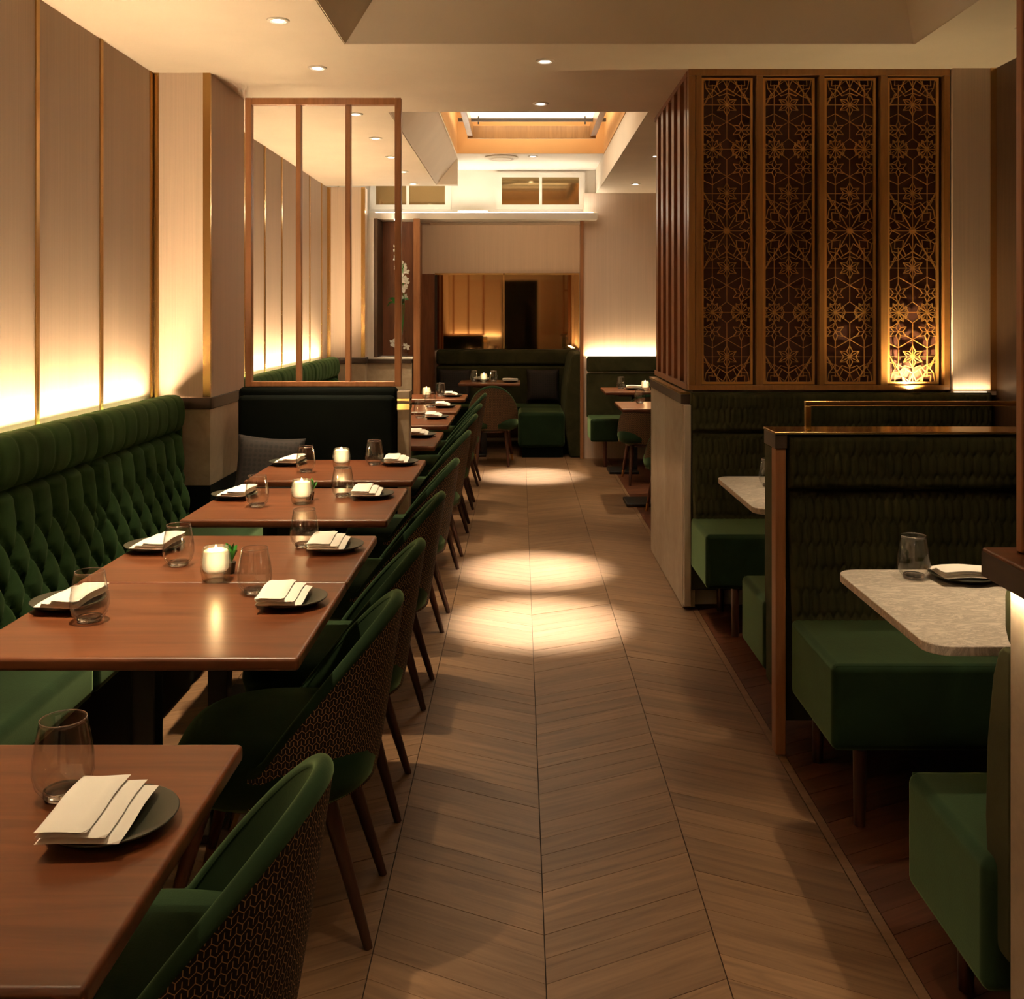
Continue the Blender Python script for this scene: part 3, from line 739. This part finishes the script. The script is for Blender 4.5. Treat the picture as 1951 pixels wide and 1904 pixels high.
# U-shaped end booth
t = thing('end_booth', (-.15, 10.8, 0), 'dark green U-shaped booth in the alcove below the mirror', 'booth bench')
bx('backrest', -.93, .64, YB-.16, YB-.04, .43, .87, 'booth', t, bevel=.03, seg=3); bx('head_roll', -.93, .64, YB-.17, YB-.04, .875, 1.045, 'booth', t, bevel=.035, seg=3)
bx('seat', -.93, .44, YB-.62, YB-.16, .22, .455, 'greenv', t, bevel=.03, seg=3)
obj('side_back', MB().prism([(.648, .0), (.50, .0), (.462, .25), (.448, .45), (.455, .65), (.485, .84), (.515, 1.0), (.55, 1.04), (.648, 1.04)], 10.0, YB-.17, 'y'), 'booth', t, bevel=.02, seg=3)
bx('side_seat', -.02, .448, 9.99, YB-.62, .10, .455, 'greenv', t, bevel=.04, seg=4)
bx('side_base', .02, .43, 10.02, YB-.65, 0, .10, 'darkv', t)
area('corner_light', (.60, 10.6, 1.055), (PI, 0, 0), .04, .9, 3.0, COVE, wbk)
def cushion(loc, rot, s, mat, label, thick=.10):
    n = 22; a = np.linspace(-1, 1, n); U_, V_ = np.meshgrid(a, a)
    k = (1-U_**4)*(1-V_**4); hh = thick/2*np.clip(k, 0, 1)**.55
    pin = 1-.07*(1-np.abs(V_)**2)*np.abs(U_)**3; pin2 = 1-.07*(1-np.abs(U_)**2)*np.abs(V_)**3
    top = np.stack([U_*s[0]/2*pin, hh+.002, V_*s[1]/2*pin2], -1); bot = np.stack([U_*s[0]/2*pin, -hh-.002, V_*s[1]/2*pin2], -1)
    m = MB().grid(top).grid(bot)
    rim = [(i) for i in range(n)]+[i*n+n-1 for i in range(1, n)]+[(n-1)*n+i for i in range(n-2, -1, -1)]+[i*n for i in range(n-2, 0, -1)]
    m.f += [(rim[i], rim[(i+1) % len(rim)], rim[(i+1) % len(rim)]+n*n, rim[i]+n*n) for i in range(len(rim))]
    o = obj('cushion', m, mat, None, smooth=True); o.location = loc; o.rotation_euler = rot
    return tag(o, label, 'cushion')
cushion((-1.250, 4.955, .660), (-.28, .09, .18), (.33, .36), 'dots', 'brown spotted cushion in the left corner of the dark booth bench')
cushion((.25, YB-.26, .66), (-.2, 0, 0), (.36, .36), 'dots', 'dark brown cushion at the right of the end booth')
cushion((-.72, YB-.26, .66), (-.2, 0, 0), (.36, .36), 'dots', 'dark cushion at the left of the end booth')

# orchid niche beside the alcove
ni = struct('wall_niche', MB().box(WL, -1.05, 9.66, 9.74, 0, .965), 'stone', 'low stone wall below the orchid niche')
bx('rail', WL, -1.05, 9.645, 9.74, .966, 1.005, 'darkwood', ni)
struct('trim_2', MB().box(-1.43, -1.04, 9.66, 10.05, 1.006, 1.022), 'white', 'white sill of the orchid niche')
struct('trim_3', MB().box(X(697, 9.66), X(712, 9.66), 9.66, 10.05, 1.006, 2.371), 'white', 'white left jamb of the orchid niche', .003)
struct('wall_niche_back', MB().box(-1.43, -1.04, 10.05, 10.07, 1.0, 2.371), 'slatwood', 'brown back panel of the orchid niche')
struct('trim_4', MB().box(-1.418, -1.385, 9.68, 10.05, 1.023, 2.371), 'wallwood', 'dark inner jamb of the orchid niche')
struct('wall_niche_cheek', MB().box(-1.035, -1.0, 9.742, 10.049, 0, 2.371), 'slatwood', 'brown right cheek of the orchid niche')
struct('trim_5', MB().box(X(788, 9.7), X(800, 9.7), 9.68, 9.741, 0, 2.371), 'framewood', 'brown timber post at the right of the orchid niche', .003)
t = thing('orchid_vase', (-1.17, 9.86, 1.022), 'white orchid in a dark glass vase in the wall niche', 'orchid')
obj('vase', MB().lathe([(0, 0), (.05, 0), (.065, .05), (.05, .13), (.028, .2), (.034, .26)], 24, (-1.17, 9.86, 1.022)), 'glass', t, smooth=True)
for k in range(7):
    a = k*.9+.3; m = MB(); L = .22+.02*(k % 3)
    pts = []
    for i in range(7):
        u = i/6; r = L*u; zz = 1.50+.10*math.sin(u*2.2)-.06*u*(k % 2); wd = .028*math.sin(PI*min(.98, u*.9+.08))
        c = Vector((-1.20+r*math.cos(a)*.52, 9.83+r*math.sin(a)*.5, zz)); d = Vector((-math.sin(a), math.cos(a), .3))*wd
        pts.append([c-d, c+Vector((0, 0, -.006)), c+d])
    obj('leaf', m.grid(np.array([[list(q) for q in r] for r in pts])), 'leaf', t, smooth=True)
stem = []
for s in range(2):
    prev = Vector((-1.17, 9.86, 1.24)); m = MB()
    for i in range(1, 9):
        u = i/8; p = Vector((-1.17+(.035 if s else -.03)*u+.015*math.sin(u*5), 9.84-.05*u, 1.24+(.95-.16*s)*u-.10*u*u))
        m.rod(prev, p, .005, n=6); prev = p
        if i > 2: stem.append(p)
    obj('stem', m, 'leaf', t)
rnd = random.Random(3)
for p in stem[3:6]+stem[7:12]+[Vector((-1.20, 9.8, 1.13)), Vector((-1.12, 9.79, 1.12)), Vector((-1.25, 9.8, 1.16)), Vector((-1.13, 9.80, 1.78)), Vector((-1.12, 9.80, 1.87)), Vector((-1.15, 9.80, 1.70)), Vector((-1.115, 9.79, 1.74))]:
    m = MB(); nrm = Vector((rnd.uniform(-.5, .5), -1, rnd.uniform(-.3, .3))).normalized(); u = nrm.cross(Vector((0, 0, 1))).normalized(); v_ = u.cross(nrm)
    for k in range(5):
        a = k*2*PI/5+rnd.random(); d = u*math.cos(a)+v_*math.sin(a); e = nrm.cross(d); R = rnd.uniform(.038, .052)
        m.add([p, p+d*R*.55+e*R*.36+nrm*.006, p+d*R+nrm*.002, p+d*R*.55-e*R*.36+nrm*.006], [(0, 1, 2, 3)])
    obj('flower', m, 'petal', t)
spt = thing('niche_spotlight', (-1.2, 9.72, 2.36), 'small spotlight hidden in the top of the orchid niche', 'lamp')
obj('lamp_body', MB().lathe([(0, 0), (.03, 0), (.03, .012), (0, .012)], 16, (-1.2, 9.74, 2.358)), 'lens2', spt)
spot('niche_beam', (-1.2, 9.73, 2.34), 9, WARM2, 50, .6, spt, .015, aim=(-1.16, 9.82, 1.5))

# rear wall behind the camera (seen in the mirror)
wrr = struct('wall_rear', MB().box(WL, -.45, YR-.1, YR, 0, CZ).box(.45, WR, YR-.1, YR, 0, CZ).box(-.45, .45, YR-.1, YR, 2.3, CZ), 'ceiling', 'rear wall behind the viewpoint with a dark doorway')
for k in range(3): bx('wall_panel', -1.78+k*.44, -1.36+k*.44, YR, YR+.02, .9, 2.3, 'linen', wrr)
for k in range(2): bx('wall_panel', .52+k*.44, .94+k*.44, YR, YR+.02, .9, 2.3, 'linen', wrr)
bx('doorway_void', -.45, .45, YR-1.0, YR-.9, 0, 2.3, 'black', wrr)
bx('led_strip', -1.78, -.5, YR+.04, YR+.06, .86, .872, 'strip', wrr)
area('cove_light', (-1.14, YR+.06, .88), (PI+.15, 0, 0), 1.3, .02, 80, COVE, wrr)

# ================================================================== TABLES ALONG THE BANQUETTE
TX0, TX1 = -1.156, -.450
def wood_table(y0, y1, label, x0=TX0, x1=TX1):
    t = thing('wooden_table', ((x0+x1)/2, (y0+y1)/2, 0), label, 'table', 'walnut dining tables')
    bx('tabletop', x0, x1, y0+.002, y1-.002, .722, .75, 'tablewood', t, bevel=.008, seg=3)
    cx, cy = (x0+x1)/2, (y0+y1)/2
    cx -= .060; bx('under_brace', x0+.14, x1-.14, cy-.04, cy+.04, .690, .7215, 'legwood', t, bevel=.006)
    bx('column', cx-.028, cx+.028, cy-.028, cy+.028, .025, .690, 'black', t, bevel=.004)
    bx('foot_plate', cx-.24, cx+.028, cy-.15, cy+.15, 0, .025, 'black', t, bevel=.006)
    return t
TAB = [(1.03, 1.625, 'table in the lower left corner'), (2.021, 2.592, 'front table of the joined pair'), (2.594, 3.145, 'rear table of the joined pair'),
       (3.376, 3.994, 'table just beyond the joined pair'), (4.169, 4.767, 'table before the dark booth back'), (5.255, 5.885, 'first table past the stone post'),
       (6.21, 6.86, 'second table past the stone post'), (7.07, 7.64, 'third table past the stone post'), (8.11, 8.60, 'last table before the end alcove')]
for a, b, d in TAB: wood_table(a, b, 'walnut-topped square dining table, the '+d)
# glass
def glass_proto():
    t = thing('drinking_glass', (0, 0, 0), 'x', 'glass')
    o = [(.027, .0035), (.038, .018), (.0425, .036), (.0420, .056), (.038, .082), (.0335, .106), (.0325, .112)]
    i = [(.0312, .112), (.0322, .106), (.0366, .082), (.0406, .056), (.0410, .038), (.036, .021), (.027, .0115)]
    obj('bowl', MB().lathe(o+i, 40, close=False), 'glass', t, smooth=True, world=False)
    obj('foot', MB().lathe([(0, 0), (.024, 0), (.027, .0034), (.0268, .0114), (.018, .0090), (0, .0080)], 36, close=False), 'glassfoot', t, smooth=True, world=False)
    ring = [(.0319+.0010*math.cos(a*PI/4), .1125+.0010*math.sin(a*PI/4)) for a in range(9)]
    obj('rim', MB().lathe(ring, 44, close=False), 'glassrim', t, smooth=True, world=False)
    return t
def plate_proto():
    m = MB().lathe([(0, .004), (.045, .004), (.048, 0), (.056, 0), (.066, .006), (.084, .014), (.0865, .017), (.0845, .018), (.062, .0105), (.0, .009)], 48, close=False)
    return obj('side_plate', m, 'plate', None, smooth=True)
def napkin_proto():
    m = MB(); n = 14
    rr = random.Random(5)
    def layer(x0, x1, z0, z1, y0, y1, skew=0):
        xs = np.linspace(0, 1, 9); ys = np.linspace(0, 1, n); U_, V_ = np.meshgrid(xs, ys)
        def surf(sg):
            Xg = x0+(x1-x0)*U_+skew*V_; Yg = y0+(y1-y0)*V_
            ed = np.minimum(np.minimum(U_*(x1-x0), (1-U_)*(x1-x0)), np.minimum(V_, 1-V_)*(y1-y0))
            rr_ = np.sqrt(np.clip(1-(1-np.clip(ed/((z1-z0)*.7), 0, 1))**2, 0, 1))
            zc = (z0+z1)/2; w_ = .0012*np.sin(V_*7+x0*60)+.0008*np.sin(U_*5+V_*3)
            return np.stack([Xg, Yg, zc+sg*(z1-z0)/2*rr_+w_-.004*np.abs(V_-.55)], -1)
        m.grid(surf(1)); m.grid(surf(-1))
    layer(-.055, .052, 0, .012, -.078, .078)
    layer(-.054, .036, .010, .019, -.0785, .079)
    layer(-.055, .012, .017, .026, -.079, .080)
    return obj('folded_napkin', m, 'napkin', None, smooth=True)
def candle_proto():
    t = thing('candle_holder', (0, 0, 0), 'x', 'candle')
    n = 10
    cup = MB().lathe([(.0, 0), (.030, 0), (.036, .006), (.040, .03), (.041, .05), (.036, .078), (.034, .088), (.031, .088), (.033, .078), (.0365, .05), (.036, .03), (.030, .022), (0, .020)], n, close=False)
    obj('glass_cup', cup, 'votive', t, autosm=True, world=False)
    obj('glow_insert', MB().lathe([(0, .026), (.0285, .026), (.034, .034), (.0350, .050), (.0325, .076), (.029, .080), (.012, .074), (0, .074)], n, close=False), 'glow_insert', t, smooth=True, world=False)
    obj('flame', MB().lathe([(0, .0745), (.0035, .077), (.005, .081), (.003, .088), (0, .094)], 10, close=False), 'flame', t, smooth=True, world=False)
    point('candle_glow', (0, 0, .098), .6, (1, .62, .28), t, .006)
    return t
def sprig_proto():
    t = thing('leaf_sprig', (0, 0, 0), 'x', 'plant')
    obj('pot', MB().lathe([(0, 0), (.014, 0), (.018, .03), (.016, .03), (0, .026)], 14, close=False), 'plate', t, autosm=True, world=False)
    for k in range(9):
        a = k*2.4; m = MB(); r = .006+.0022*k
        p = Vector((r*math.cos(a)*.6, r*math.sin(a)*.6, .03)); q = Vector((r*1.6*math.cos(a), r*1.6*math.sin(a), .085-.003*k)); sd = Vector((-math.sin(a), math.cos(a), 0))*.012
        md = (p+q)/2+Vector((0, 0, .014))
        m.add([p, md+sd, q, md-sd], [(0, 1, 2), (0, 2, 3)]); obj('leaf', m, 'leaf', t, world=False)
    return t
GL, PL, NP, CD, SP = glass_proto(), plate_proto(), napkin_proto(), candle_proto(), sprig_proto()
used = {}
def put(src, loc, rz, label, cat, group):
    if src.name not in used: used[src.name] = 1; o = src; o.location = loc; o.rotation_euler = (0, 0, rz); tag(o, label, cat, group); return o
    return copy_thing(src, loc, rz, label, group)
TZ = .7502
def glass(x, y, where, z=TZ): put(GL, (x, y, z), random.random()*3, 'stemless clear glass '+where, 'glass', 'stemless drinking glasses')
def plate(x, y, where, rz=0.0, z=TZ):
    put(PL, (x, y, z), 0, 'dark stoneware plate '+where, 'plate', 'dark side plates')
    put(NP, (x-.012*math.cos(rz), y-.010-.012*math.sin(rz), z+.0175), rz, 'folded white napkin '+where, 'napkin', 'folded white napkins')
def candle(x, y, where, z=TZ): put(CD, (x, y, z), random.random()*6, 'lit candle in a glass holder '+where, 'candle', 'lit votive candles')
def sprig(x, y, where, z=TZ): put(SP, (x, y, z), random.random()*6, 'small green leaf sprig '+where, 'plant', 'green table sprigs')
# measured positions: aisle-side plate, aisle-side glass, bench-side plate, bench-side glass, candle
SET = {0: ((-.556, 1.362), (-.662, 1.445), None, None, None),
       1: ((-.552, 2.405), (-.664, 2.495), (-1.080, 2.385), (-.980, 2.270), (-.797, 2.612)),
       2: ((-.550, 2.955), (-.647, 2.990), (-1.085, 2.960), (-.949, 2.770), None),
       3: ((-.566, 3.800), (-.676, 3.800), (-1.085, 3.790), (-.952, 3.610), (-.804, 3.670)),
       4: ((-.557, 4.625), (-.673, 4.600), (-1.075, 4.620), (-.943, 4.390), (-.810, 4.520)),
       5: ((-.560, 5.660), (-.68, 5.66), None, None, None),
       6: ((-.560, 6.640), (-.67, 6.66), None, None, (-.80, 6.50)),
       7: ((-.560, 7.420), (-.67, 7.42), None, None, None),
       8: ((-.565, 8.380), (-.67, 8.40), None, None, (-.775, 8.25))}
for k, (a, g, b, g2, c) in SET.items():
    d = TAB[k][2]
    plate(*a, 'on the aisle side of the '+d, .03)
    glass(*g, 'on the aisle side of the '+d)
    if b: plate(*b, 'on the bench side of the '+d, PI-.05)
    if g2: glass(*g2, 'on the bench side of the '+d)
    if c: candle(*c, 'on the '+d)
    if c and k in (1, 3): sprig(c[0]+.014, c[1]+.072, 'behind the candle on the '+d)
# marble table settings
glass(1.040, 2.635, 'on the marble table in the nearest booth'); plate(1.165, 2.625, 'on the marble table in the nearest booth', PI/2)
glass(X(1466, 4.02), 4.02, 'on the marble table under the lattice screen'); plate(1.16, 4.12, 'on the marble table under the lattice screen', PI/2)

# ================================================================== CHAIRS
def make_chair():
    """tub chair facing +Y locally"""
    t = thing('tub_chair', (0, 0, 0), 'x', 'chair')
    TH0, nth, nt = 1.66, 56, 18
    Z0 = .345
    def rim(th): return .430+.322*np.clip(np.cos(th), 0, 1)
    def surf(off, zo=0.0, t0=0.0):
        th = np.linspace(-TH0, TH0, nth); tt = np.linspace(t0, 1, nt)
        T, A = np.meshgrid(tt, th, indexing='ij')
        zr = rim(A)+zo; z = Z0+(zr-Z0)*T
        k = np.clip((z-Z0)/.46, 0, 1.1)
        ry = .215+.075*k**.9+off; rx = .215+.030*k**.8+off
        return np.stack([rx*np.sin(A), -ry*np.cos(A), z], -1), th, tt
    out, th, tt = surf(.016); inn, _, _ = surf(-.014)
    # outer printed shell with a metric uv
    R_ = .27
    V = [(R_*th[j], out[i, j, 2]) for i in range(nt) for j in range(nth)]
    obj('outer_shell', MB().grid(out), 'print', t, smooth=True, world=False, uv=V)
    obj('inner_shell', MB().grid(inn), 'greenv', t, smooth=True, world=False)
    # padded rim following the top edge
    ring = 10; pts = []
    for j in range(nth):
        a, b = Vector(out[-1, j]), Vector(inn[-1, j]); c = (a+b)/2; e = (a-b)/2; up = Vector((0, 0, 1))
        row = []
        for q in range(ring+1):
            ph = PI*q/ring; row.append(list(c+e*math.cos(ph)*1.06+up*math.sin(ph)*.020))
        pts.append(row)
    obj('rim_pad', MB().grid(np.array(pts)), 'greenv', t, smooth=True, world=False)
    # end caps of the shell
    for s in (0, -1):
        m = MB(); n = nt
        vs = [tuple(out[i, s]) for i in range(n)]+[tuple(inn[i, s]) for i in range(n)]
        m.add(vs, [(i, i+1, n+i+1, n+i) for i in range(n-1)]); obj('shell_edge', m, 'greenv', t, smooth=True, world=False)
    # seat cushion: rounded squarish disc
    prof = [(.0, .335), (.60, .335), (.86, .340), (.97, .362), (1.0, .395), (.985, .432), (.93, .456), (.82, .468), (.5, .474), (0, .476)]
    m = MB(); vs = []; n = 44
    for r, z in prof:
        for k in range(n):
            a = 2*PI*k/n; c, s_ = math.cos(a), math.sin(a)
            q = (abs(c)**2.6+abs(s_)**2.6)**(-1/2.6)
            vs.append((r*q*.240*c, -.002+r*q*.236*s_, z))
    fs = [(i*n+k, i*n+(k+1) % n, (i+1)*n+(k+1) % n, (i+1)*n+k) for i in range(len(prof)-1) for k in range(n)]
    m.add(vs, fs); obj('seat', m, 'greenv', t, smooth=True, world=False)
    obj('seat_frame', MB().lathe([(0, .315), (.17, .315), (.185, .334), (0, .334)], 28, close=False), 'legwood', t, autosm=True, world=False)
    for sx_, sy_, bx_, by_ in ((.135, .145, .185, .232), (-.135, .145, -.185, .232), (.125, -.135, .150, -.232), (-.125, -.135, -.150, -.232)):
        a = Vector((sx_, sy_, .33)); b = Vector((bx_, by_, 0)); mid = b+(a-b)*.20
        l = obj('leg', MB().rod(mid, a, .0125, .021, 14), 'redleg' if sy_ > 0 else 'legwood', t, autosm=True, world=False)
        obj('ferrule', MB().rod(b, mid, .0105, .0129, 14), 'gold' if sy_ > 0 else 'legwood', l, autosm=True, world=False)
    return t
CHR = make_chair()
CHY = [1.50, 2.42, 2.99, 3.80, 4.68, 5.80, 6.72, 7.50, 8.50]
CHT = ['nearest to the camera, cut by the lower frame edge', 'second from the camera along the aisle', 'third from the camera along the aisle', 'fourth from the camera along the aisle',
       'fifth from the camera along the aisle', 'sixth from the camera along the aisle', 'seventh from the camera along the aisle', 'eighth from the camera along the aisle', 'farthest of the aisle row']
for k, y in enumerate(CHY):
    put(CHR, (-.582, y, 0), PI/2+random.uniform(-.03, .03), 'green tub chair with zigzag-patterned back, '+CHT[k], 'chair', 'tub chairs along the aisle')
def extra_chair(x, y, rz, lab): copy_thing(CHR, (x, y, 0), rz, lab, 'tub chairs at the far tables')
extra_chair(1.12, 7.08, .05, 'dark-backed tub chair half hidden behind the stone column')
extra_chair(1.08, 8.60, -.04, 'tub chair between the two far right tables')
extra_chair(-.26, 9.62, 0, 'tub chair pulled up to the end alcove table')
# far right tables and end booth table
wood_table(7.30, 7.90, 'far right walnut table just past the stone column', .745, 1.45)
wood_table(8.85, 9.40, 'far right walnut table before the glowing wall', .755, 1.45)
wood_table(9.95, 10.45, 'walnut table inside the end alcove booth', -.62, .0)
D1, D2, D3 = 'on the far right table past the stone column', 'on the far right table before the glowing wall', 'on the end alcove table'
glass(.93, 7.75, D1); plate(1.12, 7.55, D1, PI/2)
glass(.93, 9.2, D2); plate(1.05, 9.15, D2, PI/2); candle(1.13, 9.02, D2); sprig(1.20, 9.1, D2)
glass(-.47, 10.2, 'at the left end of the alcove table'); glass(-.27, 10.15, 'near the middle of the alcove table'); candle(-.37, 10.15, D3)
plate(-.10, 10.12, 'at the right end of the alcove table', PI/2); plate(-.40, 10.33, 'at the back of the alcove table', PI/2)

# ================================================================== DOWNLIGHTS
def dl_proto():
    t = thing('ceiling_downlight', (0, 0, 0), 'x', 'downlight')
    obj('trim_ring', MB().lathe([(.0225, -.002), (.026, -.003), (.034, -.0065), (.044, -.0045), (.046, 0), (.046, .004), (.024, .012)], 28, close=False), 'white', t, autosm=True, world=False)
    obj('lens', MB().lathe([(0, -.0030), (.0225, -.0030), (.0225, .0), (0, .0)], 24), 'lens', t, autosm=True, world=False)
    return t
DLP = dl_proto()
ORD = ['first', 'second', 'third', 'fourth', 'fifth', 'sixth', 'seventh', 'eighth', 'ninth', 'tenth', 'eleventh']
def downlight(x, y, label, watts, ang, blend, z=CZ, col=WARM, aim=None, grp='ceiling downlights', rad=.022):
    o = put(DLP, (x, y, z-.001), 0, label, 'downlight', grp)
    spot('downlight_beam', (x, y, z-.012), watts, col, ang, blend, o, rad, aim or (x, y+.0001, 0))
for k, y in enumerate([1.45, 2.32, 3.24, 4.08, 4.87, 6.0, 6.83, 7.65, 8.44, 9.22]):
    downlight(-.99, y, 'recessed downlight over the banquette tables, %s from the camera' % ORD[k], P_DOWN*(.75 if k == 0 else 1.0), 45, 1.0, aim=(-.94, y+.02, 0))
for k, (y, z) in enumerate([(4.74, CZ), (5.70, CZ), (9.20, CZ2)]):
    downlight(.118, y, 'recessed downlight above the aisle, %s from the camera' % ORD[k], P_AISLE*(1.0 if k < 2 else .9), 21.5, 1.0, z, COOL, aim=(.09, y-.06*(k < 2)-.3*(k == 2), 0))
for k, (x, y) in enumerate([(1.04, 7.6), (1.07, 9.25)]):
    downlight(x, y, 'recessed downlight over the far right tables, %s from the camera' % ORD[k], P_DOWN*.5, 34, .9)
for k, (x, y, p) in enumerate([(1.30, 2.40, .6), (1.45, 3.75, .8)]):
    downlight(x, y, 'recessed downlight over the booth tables, %s from the camera' % ORD[k], P_FILL*p*2.2, 100, 1.0, 2.899, rad=.12)
for k, (x, y, p) in enumerate([(.1, 1.6, .06), (-.2, -.4, .18), (.9, -1.2, .15), (-.9, -1.6, .18)]):  # unseen fill lamps added for ambient light
    downlight(x, y, 'added fill downlight over the entrance aisle, %s from the doorway side' % ORD[3-k], P_FILL*p, 100, 1.0, 2.899 if y > .4 else CZ, rad=.12)
t = thing('lattice_uplight', (1.93, LPY-.04, 1.064), 'small brass uplight washing the right lattice panel from below', 'lamp')
obj('lamp_body', MB().lathe([(0, 0), (.012, 0), (.012, .005), (0, .005)], 16, (1.93, LPY-.045, 1.063)), 'brass', t)
spot('uplight_beam', (1.93, LPY-.05, 1.078), 34, (1, .72, .34), 150, .9, t, .012, aim=(1.9, LPY+.03, 1.45))
bx('led_strip', 2.12, 2.28, LPY-.030, LPY-.026, 1.0635, 1.066, 'strip', wf)
area('cove_light', (2.2, LPY-.04, 1.075), (PI-.1, 0, 0), .2, .015, .22, COVE, wf)
# round vent in the raised ceiling, slot vent at the right
t = thing('ceiling_vent', (X(955, 9.2), 9.25, CZ2), 'round white air vent in the raised ceiling near the end wall', 'vent')
obj('outer_ring', MB().lathe([(.10, 0), (.15, 0), (.16, -.012), (.12, -.02), (.10, -.006)], 32, (X(955, 9.2), 9.25, CZ2-.0005)), 'white', t, autosm=True)
obj('disc', MB().lathe([(0, -.022), (.09, -.022), (.095, -.016), (0, -.010)], 32, (X(955, 9.2), 9.25, CZ2)), 'white', t, autosm=True)
t = thing('slot_vent', (2.15, 4.2, CZ), 'dark slot air vent in the ceiling at the upper right', 'vent')
bx('slot', 2.09, 2.30, 3.98, 4.18, CZ-.004, CZ-.0005, 'black', t); bx('slot_frame', 2.08, 2.31, 4.18, 4.195, CZ-.008, CZ-.0005, 'white', t)

print('objects', len(bpy.data.objects))
